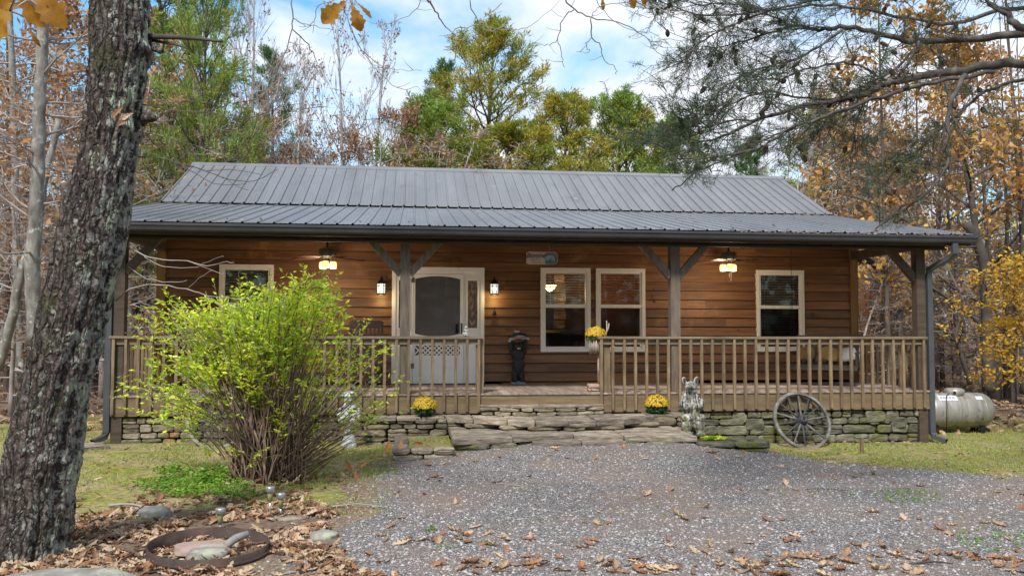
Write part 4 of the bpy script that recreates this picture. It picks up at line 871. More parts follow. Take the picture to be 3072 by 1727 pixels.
for k in range(3): e_.box(-.10, -.06, -.18, -.165, .70+.022*k, .712+.022*k)
e_.build('dome_vent', darkm, tk)
for x in (-.42, .42):
    for y in (-.16, .16): MB().box(x-.035, x+.035, y-.02, y+.02, -.03, .16).build('foot', darkm, tk)
dm_ = mat('decal white', [(.55, .56, .58), (.66, .67, .69)], 5); dg_ = mat('decal grey print', [(.22, .24, .32), (.28, .30, .36)], 5)
def decal(x0, x1, a0, a1, m_, rr_, nm):
    mb = MB(); c_ = .09+R_
    for k in range(6):
        b0 = a0+(a1-a0)*k/6; b1 = a0+(a1-a0)*(k+1)/6
        mb.add([(x0, -rr_*math.cos(b0), c_+rr_*math.sin(b0)), (x1, -rr_*math.cos(b0), c_+rr_*math.sin(b0)), (x1, -rr_*math.cos(b1), c_+rr_*math.sin(b1)), (x0, -rr_*math.cos(b1), c_+rr_*math.sin(b1))], [(0, 1, 2, 3)])
    return mb.build(nm, m_, tk)
decal(-.40, -.06, rad(38), rad(60), dm_, R_+.003, 'label')
decal(.28, .40, rad(42), rad(56), dm_, R_+.003, 'label')
x = -.37
while x < -.10: w_ = random.uniform(.02, .06); decal(x, min(x+w_, -.09), rad(45), rad(53), dg_, R_+.005, 'print'); x += w_+.012
MB().tube([(-.17, -.15, .72), (-.26, -.22, .68), (-.31, -.33, .50), (-.32, -.33, .25), (-.32, -.3, .0)], .007, 6).build('gas_line', darkm, tk, True)

# ------------------------------------------------------------------ porch fittings
bronze = mat('aged bronze', [(.018, .014, .013), (.05, .042, .038)], 20, rough=.45, metal=.5)
stoneh = mat('pewter fan housing', [(.05, .048, .05), (.12, .118, .12)], 25, rough=.5, bump=.004)
bladem = mat('walnut fan blade', [(.045, .022, .012), (.12, .06, .03)], 4, (1, 6, 1), .45)
jar = mat('lit frosted jar', [(.8, .65, .35), (.85, .7, .4)], emit=((1, .66, .25), .8), rough=.3)
bulb = mat('lit bulb', [(1, .9, .7), (1, .9, .7)], emit=((1, .86, .55), 4))
def fan(u, v, label, rot, y=1.05):
    p = PY(u, v, y); o = empty('ceiling_fan', (p.x, y, p.z), label, 'ceiling fan', 'ceiling fans on the porch')
    top_ = 3.351-p.z
    MB().lathe([(.07, top_), (.06, top_-.03), (.022, top_-.05), (.018, .13), (.035, .12)], 16).build('downrod', bronze, o, True)
    MB().lathe([(.06, .105), (.125, .10), (.135, .085), (.135, -.015), (.12, -.03), (.07, -.04), (.06, -.055), (.05, -.07)], 24).build('motor_housing', stoneh, o, True)
    for k in range(5):
        a = rot+k*2*math.pi/5; M4 = Matrix.Translation((0, 0, -.05)) @ Matrix.Rotation(a, 4, 'Z') @ Matrix.Rotation(rad(11), 4, 'X')
        out_ = [(.17, -.045), (.28, -.062), (.55, -.068), (.63, -.055), (.655, 0), (.63, .055), (.55, .068), (.28, .062), (.17, .045)]
        n_ = len(out_); vs = [M4 @ Vector((x, yy, -.02*(x/.6)**2+h)) for h in (-.004, .004) for x, yy in out_]
        bl = MB().add(vs, [tuple(range(n_-1, -1, -1)), tuple(range(n_, 2*n_))]+[(i, (i+1) % n_, (i+1) % n_+n_, i+n_) for i in range(n_)]).build('blade', bladem, o)
        MB().beam(M4 @ Vector((.06, 0, .008)), M4 @ Vector((.24, 0, .008)), .035, .006).build('blade_arm', bronze, bl)
    MB().lathe([(.045, -.07), (.06, -.085), (.055, -.11), (.02, -.12)], 16).build('light_kit', bronze, o, True)
    for k in range(3):
        a = rad(-100)+k*2*math.pi/3; c_ = (.105*math.cos(a), .105*math.sin(a))
        MB().tube([(.03*math.cos(a), .03*math.sin(a), -.10), (c_[0], c_[1], -.085), (c_[0], c_[1], -.11)], .011, 6).build('lamp_arm', bronze, o, True)
        j = MB().lathe([(.035, -.108), (.052, -.12), (.060, -.16), (.058, -.205), (.048, -.225), (.044, -.222), (.054, -.20), (.055, -.16), (.047, -.125)], 16, (c_[0], c_[1], 0), cap=False).build('lamp_shade', jar, o, True)
        e_ = MB(); ellipsoid(e_, (c_[0], c_[1], -.165), (.022, .022, .028), n=10, m=8); e_.build('bulb', bulb, j, True)
    for x, l_ in ((.0, .20), (.035, .17)): MB().tube([(x, -.02, -.12), (x, -.02, -.12-l_-.09)], .0025, 5).lathe([(.003, -.25-l_), (.007, -.235-l_), (.003, -.215-l_)], 8, (x, -.02, 0)).build('pull_chain', bronze, o, True)
    light('fan_light', (p.x, y, p.z-.30), 24, (1, .76, .52), .14)
    return o
fan(823, 641, 'dark ceiling fan with three lit jar lamps above the shrub, left end of the porch', rad(15))
fan(1833, 649, 'dark ceiling fan with three lit jar lamps near the right porch post', rad(8))
lantg = mat('lit lantern glass', [(.75, .78, .72), (.85, .88, .82)], emit=((.80, .92, .80), .42), rough=.2)
lantb = mat('lantern bulb', [(1, 1, 1), (1, 1, 1)], emit=((1, .97, .85), 5))
def lantern(u, v, label):
    p = PY(u, v, D-.14); o = empty('wall_lantern', (p.x, D-.14, p.z), label, 'wall lantern', 'black lanterns either side of the door')
    f = MB().lathe([(.01, .19), (.02, .175), (.012, .16), (.05, .125), (.078, .075), (.082, .07)], 6).lathe([(.075, -.105), (.083, -.12), (.083, -.128), (.02, -.14)], 6)
    for k in range(6):
        a = k*math.pi/3; f.tube([(.078*math.cos(a), .078*math.sin(a), .075), (.074*math.cos(a), .074*math.sin(a), -.115)], .005, 5); f.tube([(.078*math.cos(a), .078*math.sin(a), .072), (.035*math.cos(a), .035*math.sin(a), .142)], .005, 5)
    for z in (.072, .03): f.tube([(.079*math.cos(k*math.pi/3), .079*math.sin(k*math.pi/3), z) for k in range(7)], .005, 5)
    f.build('cage', darkm, o)
    MB().lathe([(.068, -.11), (.071, .07), (.05, .10), (.03, .125)], 6, cap=False).build('glass', lantg, o)
    e_ = MB(); ellipsoid(e_, (0, -.06, -.02), (.024, .018, .04), n=12, m=8); e_.build('bulb', lantb, o, True)
    MB().tube([(0, .12, .10), (0, .07, .20), (0, .01, .215), (0, 0, .18)], .008, 6).lathe([(.045, 0), (.045, .02)], 12, mtx=Matrix.Translation((0, .135, .09)) @ Matrix.Rotation(rad(90), 4, 'X')).build('bracket', darkm, o, True)
    light('lantern_light', (p.x, D-.18, p.z-.20), 2.0, (1, .78, .34), .05)
lantern(959, 723, 'lit black lantern on the cabin wall left of the front door')
lantern(1243.5, 724, 'lit black lantern on the cabin wall right of the front door')
bl_ = PY(1244, 782, D-.1); o = empty('hanging_bell', (bl_.x, D-.10, bl_.z), 'small dark dinner bell on a wall bracket below the right lantern', 'bell')
MB().lathe([(.0, .02), (.018, .015), (.026, -.01), (.030, -.04), (.048, -.07), (.045, -.07), (.02, -.04)], 16).build('bell', bronze, o, True)
MB().tube([(0, .075, .02), (0, .03, .07), (0, 0, .06), (0, 0, .02)], .007, 6).build('bracket', darkm, o, True); MB().tube([(0, 0, -.06), (0, 0, -.13)], .003, 5).build('clapper', darkm, o)
# hanging sign
sp = PY(1364, 649, .45); o = empty('hanging_sign', (sp.x, .45, sp.z), 'small hand painted wooden name sign with a teal bird, hung from the porch beam', 'sign')
sg = [(-.265, -.085), (-.225, -.105), (.20, -.105), (.245, -.085), (.262, -.04), (.262, .05), (.24, .085), (.20, .105), (-.23, .105), (-.262, .08), (-.258, 0)]
MB().prism(sg, -.009, .009).build('board', mat('pink grey sign board', [(.50, .38, .34), (.66, .54, .49)], 8, (.5, 1, 2)), o)
MB().prism([(.045, -.10), (.20, -.10), (.24, -.08), (.255, -.03), (.255, .04), (.235, .08), (.06, .08)], -.0115, -.009).build('painted_scene', mat('painted slate', [(.07, .11, .13), (.16, .22, .24)], 9), o)
MB().prism([(.03, -.02), (.07, .04), (.13, .055), (.17, .045), (.155, -.0), (.12, -.03), (.06, -.04)], -.0145, -.012).build('painted_bird', mat('teal paint', [(.10, .30, .30), (.32, .50, .58)], 14), o)
MB().prism([(.155, .05), (.19, .03), (.215, -.04), (.205, -.06), (.18, -.03), (.165, -.05), (.15, -.04), (.16, 0)], -.0165, -.0145).build('painted_bird', mat('pale violet paint', [(.34, .34, .42), (.44, .44, .5)], 14), o)
MB().prism([(.05, .085), (.20, .085), (.20, .095), (.05, .095)], -.0115, -.009).build('painted_border', mat('rust paint', [(.3, .12, .07), (.34, .15, .09)]), o)
l1 = link('lettering', text_mesh('Bonine', .115, .002, .25), darkm, o, (-.105, -.012, .038)); l1.rotation_euler = (rad(90), 0, 0)
sc_ = MB()
for (x0, z0, n_) in ((-.19, -.03, 7), (-.17, -.07, 6)):
    pts_ = [(x0+.008*k*(1.6), -.0115, z0+.012*math.sin(k*1.9+z0*30)) for k in range(n_*2)]; sc_.tube(pts_, .0022, 4)
sc_.build('scribbled_line', darkm, o)
for x in (-.14, .12): MB().tube([(x, 0, .10), (x, 0, 3.34-sp.z)], .002, 4).build('hanging_wire', stickm, o)
# socket and interior lamp
MB().box(wx(1905)-.05, wx(1905)+.0, D-.04, D-.03, 1.12, 1.2)
pp_ = PY(1383, 722, 3.6); o = empty('pendant_lamp', (pp_.x, 3.6, pp_.z), 'glowing glass bowl lamp on chains seen through the left window of the pair', 'pendant lamp')
MB().lathe([(.14, .045), (.12, .0), (.08, -.05), (.03, -.075), (.0, -.08)], 24, cap=False).build('bowl', mat('glowing amber glass', [(.8, .55, .3), (.85, .6, .35)], emit=((1, .62, .28), 2.6)), o, True)
f = MB(); f.tube([(.145*math.cos(a), .145*math.sin(a), .045) for a in np.linspace(0, 6.283, 25)], .008, 6)
for k in range(3): a = k*2.094; f.tube([(.14*math.cos(a), .14*math.sin(a), .045), (.02*math.cos(a), .02*math.sin(a), .16)], .006, 5)
f.tube([(0, 0, .15), (0, 0, 3.29-pp_.z)], .008, 6); f.build('frame', bronze, o, True)
light('pendant_light', (pp_.x, 3.6, pp_.z-.16), 30, (1, .66, .36), .1)
light('room_fill', (wx(1640), 4.3, 2.7), 55, (1, .6, .35), .15)  # added fill lamp without a fixture, lifts the dark interior behind the windows
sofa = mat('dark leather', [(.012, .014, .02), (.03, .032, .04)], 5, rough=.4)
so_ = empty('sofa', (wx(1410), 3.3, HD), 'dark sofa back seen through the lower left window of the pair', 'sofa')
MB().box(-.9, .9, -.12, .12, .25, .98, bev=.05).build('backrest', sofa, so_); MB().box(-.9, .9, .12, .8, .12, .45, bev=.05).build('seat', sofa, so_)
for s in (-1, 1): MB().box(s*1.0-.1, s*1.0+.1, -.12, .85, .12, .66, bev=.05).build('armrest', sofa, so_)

# rocking chair
rcm = mat('dark brown chair paint', [(.03, .018, .015), (.07, .045, .038)], 6, (3, 3, 1), .5)
rp_ = PY(925, 830, 1.35); o = empty('rocking_chair', (rp_.x, 1.25, HD), 'dark slatted rocking chair on the porch between the shrub and the door', 'rocking chair', rz=rad(6))
for s in (-1, 1):
    x = s*.27
    MB().tube([(x, .42, .03), (x, .22, .018), (x, 0, .0+.016), (x, -.22, .022), (x, -.42, .06)], .018, 6).build('rocker', rcm, o)
    MB().box(x-.022, x+.022, -.25, -.205, .03, .62).build('front_leg', rcm, o)
    MB().tube([(x, .17, .03), (x, .22, .42), (x, .30, .8), (x, .38, 1.13)], .022, 6).build('back_post', rcm, o)
    MB().box(x-.045, x+.045, -.30, .27, .62, .645, bev=.006).build('armrest', rcm, o)
MB().beam((-.26, .37, 1.08), (.26, .37, 1.08), .022, .13, up=(0, .2, 1)).build('top_rail', rcm, o)
MB().beam((-.26, .255, .52), (.26, .255, .52), .022, .06, up=(0, .2, 1)).build('lower_rail', rcm, o)
for k in range(7): x = -.21+.07*k; MB().beam((x, .258, .54), (x, .355, 1.02), .035, .012, up=(0, 1, 0)).build('back_slat', rcm, o)
sl_ = MB()
for k in range(7): sl_.box(-.27, .27, -.24+.068*k, -.18+.068*k, .40-.008*k, .418-.008*k)
sl_.build('seat', rcm, o)
# porch swing at the right end
swm = mat('black stained swing wood', [(.018, .014, .012), (.05, .038, .032)], 6, (3, 1, 1), .5)
sw_ = PY(2075, 880, 1.15); o = empty('porch_swing', (sw_.x, 1.15, HD), 'black wooden porch swing hanging from chains at the right end of the porch', 'porch swing', rz=rad(-38))
st = MB()
for k in range(6): st.box(-.55, .55, -.24+.082*k, -.175+.082*k, .36-.01*k, .378-.01*k)
st.build('seat', swm, o)
for y in (-.22, .2): MB().box(-.58, .58, y-.02, y+.02, .29, .355).build('seat_rail', swm, o)
for k in range(9): x = -.48+.12*k; MB().beam((x, .23, .36), (x, .36, .86), .05, .014, up=(0, 1, 0)).build('back_slat', swm, o)
MB().beam((-.56, .365, .87), (.56, .365, .87), .03, .06).build('back_rail', swm, o)
for s in (-1, 1):
    MB().box(s*.57-.03, s*.57+.03, -.26, .30, .585, .61).build('armrest', swm, o); MB().beam((s*.57, -.22, .34), (s*.57, -.24, .59), .04, .03).build('arm_post', swm, o)
    tp_ = Vector((s*.57, .03, 2.60)); md_ = Vector((s*.57, .03, 1.35))
    def chain(a, b_, nm='chain'):
        a = Vector(a); b_ = Vector(b_); d = (b_-a); n_ = int(d.length/.03); mb = MB()
        for k in range(n_):
            c0 = a+d*(k/n_); c1 = a+d*((k+1.25)/n_); w_ = .008; sd_ = Vector((w_, 0, 0)) if k % 2 else Vector((0, w_, 0))
            mb.tube([c0, c0+sd_+(c1-c0)*.25, c0+sd_+(c1-c0)*.75, c1, c0-sd_+(c1-c0)*.75, c0-sd_+(c1-c0)*.25, c0], .0022, 4, cap=False)
        mb.build(nm, bronze, o)
    chain(tp_, md_); chain(md_, (s*.57, -.23, .6)); chain(md_, (s*.57, .37, .87))
def pillow(nm, loc, rot, c1, c2, label):
    B = MB(); ellipsoid(B, (0, 0, 0), (.16, .05, .13), n=20, m=12)
    for i, v in enumerate(B.v): x, y, z = v; B.v[i] = (math.copysign(abs(x/.16)**.6, x)*.16, y, math.copysign(abs(z/.13)**.6, z)*.13)
    q = B.build(nm, mat('pillow '+nm, [c1, c2], 9, rough=.9), None, True, loc); q.rotation_euler = rot; tag(q, label, 'pillow', 'pillows on the swing')
w0 = Vector((sw_.x, 1.15, HD)); Rz = Matrix.Rotation(rad(-38), 3, 'Z')
pillow('pillow', w0+Rz @ Vector((-.36, .17, .56)), (rad(-14), 0, rad(-38)), (.16, .09, .04), (.24, .15, .07), 'tan wood toned pillow at the left end of the porch swing')
pillow('pillow', w0+Rz @ Vector((.05, .17, .56)), (rad(-14), rad(12), rad(-30)), (.26, .19, .06), (.32, .17, .05), 'mustard and orange pillow in the middle of the porch swing')
pillow('pillow', w0+Rz @ Vector((.36, .14, .56)), (rad(-14), rad(-10), rad(-45)), (.24, .24, .25), (.32, .32, .33), 'white pillow at the right end of the porch swing')

# ------------------------------------------------------------------ small yard things
steel = mat('brushed steel', [(.42, .43, .45), (.55, .56, .58)], 30, (1, 1, .2), .3, metal=.8)
amb = mat('cloudy lens', [(.42, .42, .22), (.56, .56, .36)], 12, rough=.3, trans=.3)
for (u, v0, v1, lab) in ((679, 1222, 1300, 'steel stake light standing tallest in the leaves below the shrub'), (706, 1238, 1298, 'steel stake light just right of the tallest one, amber lens low in the leaves'), (554, 1276, 1330, 'steel stake light behind the rusty fire ring')):
    p = PZ(u, v1, 0); h = PY(u, v0, p.y).z; o = empty('stake_light', (p.x, p.y, 0), lab, 'garden light', 'stake lights in the leaf litter')
    MB().lathe([(.010, -.03), (.010, h-.13)], 10).build('stake', steel, o, True)
    MB().lathe([(.020, h-.14), (.026, h-.055), (.026, h-.045)], 14).build('lens', amb, o, True)
    MB().lathe([(.040, h-.05), (.043, h-.045), (.043, h-.008), (.039, h-.002), (.0, h)], 20).build('cap', steel, o, True)
# fire ring
rust = mat('rusty iron', [(.022, .015, .013), (.05, .030, .024), (.085, .05, .038)], 6, rough=.8, bump=.004, spots=[((.30, .28, .25), 14, .70, .05)])
fc = (2.84, -6.36); o = empty('fire_ring', (*fc, .0), 'rusty iron fire ring half filled with leaves in the lower left', 'fire ring'); o.rotation_euler = (rad(2), rad(2), 0)
MB().lathe([(.455, -.03), (.452, .09), (.444, .092), (.444, -.03)], 56, cap=False).build('ring', rust, o, True)
MB().lathe([(.462, .02), (.470, .03), (.470, .045), (.462, .05)], 56, cap=False).build('band', rust, o, True)
lich = mat('lichened rock', [(.13, .12, .11), (.25, .24, .215), (.38, .37, .335)], 6, rough=.9, bump=.015, bscale=14, spots=[((.33, .36, .25), 6, .56, .08), ((.07, .06, .05), 11, .64, .05)])
pinkr = mat('pinkish slab rock', [(.26, .17, .15), (.38, .28, .25)], 5, rough=.9, bump=.008, spots=[((.30, .33, .27), 5, .56, .06)])
def rock(loc, r, seed, m_, label, rz=0):
    bm = bmesh.new(); bmesh.ops.create_icosphere(bm, subdivisions=4, radius=1)
    for v in bm.verts:
        c_ = v.co.copy(); f = 1+.22*noise.noise(c_*1.3+Vector((seed, 0, 0)))+.08*noise.noise(c_*4+Vector((seed, 1, 0))); c_.z = math.copysign(abs(c_.z)**.55, c_.z); v.co = Vector((c_.x*r[0]*f, c_.y*r[1]*f, c_.z*r[2]*(1+.12*noise.noise(c_*2+Vector((0, seed, 0))))))
    me = bpy.data.meshes.new('rock'); bm.to_mesh(me); bm.free(); me.shade_smooth(); q = link('rock', me, m_, None, loc); q.rotation_euler = (0, 0, rz); tag(q, label, 'rock'); return q
rock((2.80, -6.40, .055), (.22, .15, .045), 3, pinkr, 'flat pinkish slab lying inside the fire ring')
rock((2.86, -6.52, .045), (.15, .10, .05), 8, lich, 'green lichened stone at the front inside the fire ring')
rock((2.03, -7.17, -.02), (.52, .26, .135), 12, lich, 'large pale lichened boulder at the foot of the leaning oak, bottom left corner', .08)
rock((PZ(815, 1345, .02).x, PZ(815, 1345, .02).y, .01), (.12, .09, .05), 14, lich, 'small grey stone in the leaves right of the fire ring')
rock((PZ(330, 1330, .02).x, PZ(330, 1290, .02).y, .01), (.15, .1, .07), 17, lich, 'low grey stone in the leaves between the oak and the shrub')
rock((PZ(735, 1285, .02).x, PZ(735, 1300, .02).y, .0), (.18, .08, .035), 19, stones, 'flat tan stone in the leaves right of the stake lights')
q = MB().tube([(0, 0, 0), (.10, .03, .03), (.2, .02, .05)], [.03, .034, .026], 8).build('charred_log', mat('ash grey log', [(.16, .15, .15), (.30, .29, .28)], 8), None, True, (2.98, -6.42, .08)); tag(q, 'short grey charred log resting on the slab in the fire ring', 'log'); q.rotation_euler = (0, 0, rad(40))
q = MB().box(-.022, .022, -.02, .02, -.1, .23).build('wooden_stake', railw, None, False, (PZ(2168, 1139, -.1).x, PZ(2168, 1139, -.1).y, -.1)); tag(q, 'short brown wooden stake in the lawn right of the wagon wheel', 'stake')
for k, (u, v, ln, az, rr_) in enumerate(((330, 1275, .5, -.35, .014), (600, 1270, .4, .1, .010), (1300, 1225, .45, .1, .006), (420, 1420, .45, .9, .009), (700, 1440, .6, .1, .008), (2330, 1415, .35, -.5, .010), (900, 1275, .5, -.2, .008), (2080, 1235, .5, .15, .005))):
    p = PZ(u, v, .02); pts_ = [(ln*(q-.5)+.0, .03*math.sin(q*5+k), .02+.02*math.sin(q*3+k)) for q in np.linspace(0, 1, 7)]
    q = MB().tube(pts_, [rr_*(1.1-.5*i/6) for i in range(7)], 6).build('fallen_stick', twigm if k % 2 == 0 else twigd, None, True, (p.x, p.y, GZ(p.x, p.y))); q.rotation_euler = (0, 0, az)
    tag(q, ['thick pale stick in the leaves beside the oak trunk', 'dark stick in the leaves behind the fire ring', 'thin twig on the gravel in the middle of the drive', 'pale twig leaning at the left of the fire ring', 'long dark twig in front of the fire ring', 'short thick stick at the front right of the gravel', 'dark stick in the leaf edge right of the shrub', 'fine dark twig on the gravel below the wagon wheel'][k], 'stick')
for k in range(0): pass
# splash block
q = MB().box(-.22, .22, -.5, .06, -.02, .045, bev=.015).box(-.13, .13, -.5, .06, .045, .05).build('splash_block', stones, None, False, (PX[0]-.35, -.35, GZ(0, -.4))); tag(q, 'flat pale splash slab under the left downspout', 'splash block'); q.rotation_euler = (0, 0, rad(35))
# shed roof behind the right corner
shd = empty('shed', (0, 0, 0), 'small outbuilding with a grey metal roof peeking out behind the right end wall', 'shed')
e1 = PY(2188, 679, 12.0); zz = e1.z; x1_ = e1.x
MB().add([(x1_, 11, zz), (x1_, 16, zz), (x1_-2.4, 16, zz+1.35), (x1_-2.4, 11, zz+1.35), (x1_, 11, zz-.02), (x1_-2.4, 11, zz+1.33)], [(0, 1, 2, 3), (4, 0, 3, 5)]).build('roof', metalr, shd)
MB().box(x1_-.35, x1_-.02, 11.0, 15.9, zz-.22, zz-.03).build('eave', downm, shd); MB().box(x1_-4.6, x1_-.5, 11.2, 15.8, -.1, zz-.02).build('wall', siding, shd)

# ------------------------------------------------------------------ the big leaning oak
oak = empty('leaning_oak', (1.6, -6.4, 0), 'large leaning oak trunk with deep bark and lichen filling the left foreground', 'oak tree'); oak.location = (0, 0, 0)
edge = [(-160, 45, 0, 0), ]
OUT = [(1500, -70, 130), (1440, -45, 150), (1370, -25, 158), (1290, -8, 180), (1150, 8, 203), (1030, 40, 216), (960, 58, 226), (900, 72, 246), (800, 97, 268), (700, 122, 292), (620, 138, 314), (530, 162, 326), (420, 196, 341), (350, 210, 348), (330, 212, 362), (300, 214, 352), (220, 220, 362), (170, 224, 369), (130, 228, 384), (100, 229, 378), (0, 232, 372), (-60, 236, 368)]
TR = []
for v, a, b_ in OUT:
    yd = -6.2; A_ = PY(a, v, yd); B_ = PY(b_, v, yd); TR.append(((A_+B_)/2, (B_-A_).length/2*.93))
c0 = TR[-1][0]; d_ = (TR[-1][0]-TR[-4][0]).normalized()
for k in range(1, 8): TR.append((c0+d_*k*1.0+Vector((0, 0, k*.2)), TR[-1][1]*.93))
rings = []; 
for (p, r), (q, s_) in zip(TR, TR[1:]):
    n_ = max(1, int((q-p).length/.022)) if p.z < 5.2 else 6
    for k in range(n_): t_ = k/n_; rings.append((p.lerp(q, t_), r+(s_-r)*t_))
NS = 84; vs = []
for p, r in rings:
    for k in range(NS):
        a = 2*math.pi*k/NS; c_, s_ = math.cos(a), math.sin(a); w_ = Vector((p.x*2.0+c_*1.6, s_*1.6, p.z*1.2))
        rid = 1-abs(noise.noise(Vector((c_*4.6+.25*math.sin(p.z*3), s_*4.6, p.z*1.1))))*2.4
        rid2 = 1-abs(noise.noise(Vector((c_*8, s_*8, p.z*5.5))))*2
        fl_ = max(0, 1-max(p.z, 0)/.45); rr_ = r*(1+.03*noise.noise(w_)+fl_*fl_*(.10+.22*max(0, math.sin(a*3+1))))+.034*max(rid, -.7)+.020*rid2+.010*noise.noise(Vector((c_*20, s_*20, p.z*22)))-.022
        vs.append((p.x+c_*rr_, p.y+s_*rr_, p.z))
fs = [(i*NS+k, i*NS+(k+1) % NS, (i+1)*NS+(k+1) % NS, (i+1)*NS+k) for i in range(len(rings)-1) for k in range(NS)]
link('trunk', mesh_from('trunk', vs, fs, True), bark, oak)
def pathD(pl, t, dt=0): return [PD(u, v, t+dt*i/max(1, len(pl)-1)) for i, (u, v) in enumerate(pl)]
def smooth_path(pts, sub=3, jit=0):
    out_ = []; n_ = len(pts)
    for i in range(n_-1):
        p0, p1, p2, p3 = pts[max(i-1, 0)], pts[i], pts[i+1], pts[min(i+2, n_-1)]
        for k in range(sub):
            t_ = k/sub; q = .5*((2*p1)+(p2-p0)*t_+(2*p0-5*p1+4*p2-p3)*t_*t_+(3*p1-p0-3*p2+p3)*t_**3)
            if jit and (i or k): q = q+Vector((random.uniform(-jit, jit), random.uniform(-jit, jit), random.uniform(-jit, jit)))
            out_.append(q)
    return out_+[pts[-1]]
def limb(mb, pl, r0, r1, sub=3, n=6, jit=0):
    pts = smooth_path(pl, sub, jit); N_ = len(pts)-1; mb.tube(pts, [r0+(r1-r0)*i/N_ for i in range(N_+1)], n); return pts
td = 6.95
m_ = MB(); limb(m_, pathD([(350, 95), (385, 92), (440, 95), (500, 99), (560, 104)], td, -.4), .030, .010, 3, 8, .004); m_.build('broken_branch', twigd, oak, True)
m_ = MB(); limb(m_, pathD([(370, 98), (410, 106), (440, 112), (472, 122)], td, -.3), .016, .006, 2, 6, .003); m_.build('broken_branch', twigd, oak, True)
m_ = MB(); limb(m_, pathD([(360, 125), (385, 118), (404, 128)], td, -.2), .045, .028, 2, 9, .006); m_.build('branch_stub', bark, oak, True)
m_ = MB(); limb(m_, pathD([(315, 318), (345, 304), (372, 297), (396, 294)], td, -.3), .085, .018, 3, 10, .008); m_.build('branch_stub', bark, oak, True)
# low bare twigs from the trunk across the roof and porch
tw = MB(); tw2 = MB()
for pl, r0 in (([(340, 258), (420, 275), (520, 285), (620, 300), (700, 270), (760, 262)], .010), ([(420, 275), (470, 255), (560, 262), (640, 250), (700, 235)], .006), ([(330, 325), (400, 340), (480, 365), (560, 380)], .008),
               ([(330, 392), (420, 402), (520, 430), (580, 452), (640, 455), (700, 425)], .009), ([(520, 430), (580, 428), (660, 440)], .005), ([(425, 402), (470, 425), (540, 462), (620, 462)], .006), ([(560, 445), (600, 470), (625, 478)], .004),
               ([(322, 620), (360, 640), (410, 655), (470, 655), (520, 668), (560, 660), (588, 660)], .009), ([(360, 640), (390, 662), (430, 672), (500, 672)], .006), ([(500, 668), (540, 650), (562, 645)], .004), ([(470, 655), (560, 690)], .003),
               ([(292, 756), (330, 725), (400, 715), (470, 728), (520, 742), (600, 752), (640, 742)], .012), ([(470, 728), (500, 700), (535, 680)], .005), ([(520, 742), (560, 770), (610, 772)], .004), ([(322, 670), (370, 700), (430, 710), (470, 705)], .006)):
    limb(tw if pl[0][1] > 500 else tw2, pathD(pl, td-.1, -.9), r0*.6, .0018, 3, 5, .006)
tw.build('low_twigs', twigm, oak, True); tw2.build('low_twigs', twigd, oak, True)
# one high limb and the twigs that hang from it into view
hl_ = [TR[-6][0], Vector((2.6, -7.2, 5.2)), Vector((3.6, -8.1, 4.75)), Vector((4.8, -8.4, 4.6)), Vector((6.2, -8.3, 4.65)), Vector((7.6, -8.0, 4.9))]
m_ = MB(); limbp = limb(m_, hl_, .12, .03, 4, 8, .01); m_.build('limb', barkg, oak, True)
hang = [([(1072, -20), (1085, 10), (1105, 45), (1130, 75), (1163, 100)], .012), ([(1163, 100), (1150, 125), (1142, 165)], .004), ([(1130, 95), (1145, 75), (1200, 62), (1225, 38), (1262, 8)], .005), ([(1200, 62), (1235, 80), (1262, 66), (1278, 52)], .003), ([(1163, 100), (1195, 88), (1215, 92)], .003),
        ([(737, -20), (737, 60), (728, 105), (700, 165), (682, 205), (673, 250), (680, 300)], .006), ([(737, 75), (775, 115), (795, 150), (797, 190)], .005), ([(737, 45), (770, 62), (800, 68), (840, 75)], .003), ([(860, -20), (800, 12), (792, 50), (775, 66), (752, 68)], .004),
        ([(866, -15), (872, 40), (900, 110), (950, 160), (1010, 176), (1060, 178)], .004), ([(872, 40), (905, 120), (960, 190), (1010, 225), (1050, 218)], .003), ([(1060, -15), (1040, 30), (985, 55), (960, 62), (930, 55)], .004), ([(1180, -20), (1195, 40), (1220, 68), (1300, 75), (1350, 55), (1420, -6)], .005),
        ([(1418, -15), (1446, 24), (1485, 43), (1557, 59), (1602, 80), (1633, 104), (1651, 129), (1679, 146)], .008), ([(1485, 43), (1489, 94), (1512, 115), (1517, 149), (1547, 170), (1550, 188)], .005), ([(1489, 94), (1475, 110), (1480, 132), (1450, 130)], .003), ([(1446, 24), (1415, 50), (1403, 100), (1376, 113), (1342, 109)], .005), ([(1403, 100), (1412, 140), (1420, 170)], .003),
        ([(1633, 104), (1680, 99), (1713, 104), (1745, 93)], .003), ([(1713, 104), (1750, 131)], .002), ([(1590, -15), (1656, 21), (1727, 56), (1790, 83), (1845, 87)], .007), ([(1490, 40), (1515, 14), (1600, 6), (1660, -5)], .004), ([(1500, -10), (1520, 30), (1570, 70), (1634, 84)], .004)]
ht = MB(); TL = 4.75
for pl, r0 in hang:
    pts = pathD(pl, TL, .35)
    if pl[0][1] < 0: near_ = min(limbp, key=lambda q: (q-pts[0]).length); pts = [near_, near_.lerp(pts[0], .6)+Vector((0, 0, .08))]+pts
    P_ = limb(ht, pts, r0*.8, .0016, 4, 5, .006)
    for q in P_[6::5]:
        if random.random() < .5: dd = Vector((random.uniform(-1, 1), random.uniform(-.3, .3), random.uniform(-.7, .5))).normalized(); ht.tube([q, q+dd*.05, q+dd*.09+Vector((0, 0, .012))], [.002, .0016, .001], 4)
ht.build('hanging_twigs', twigm, oak, True)
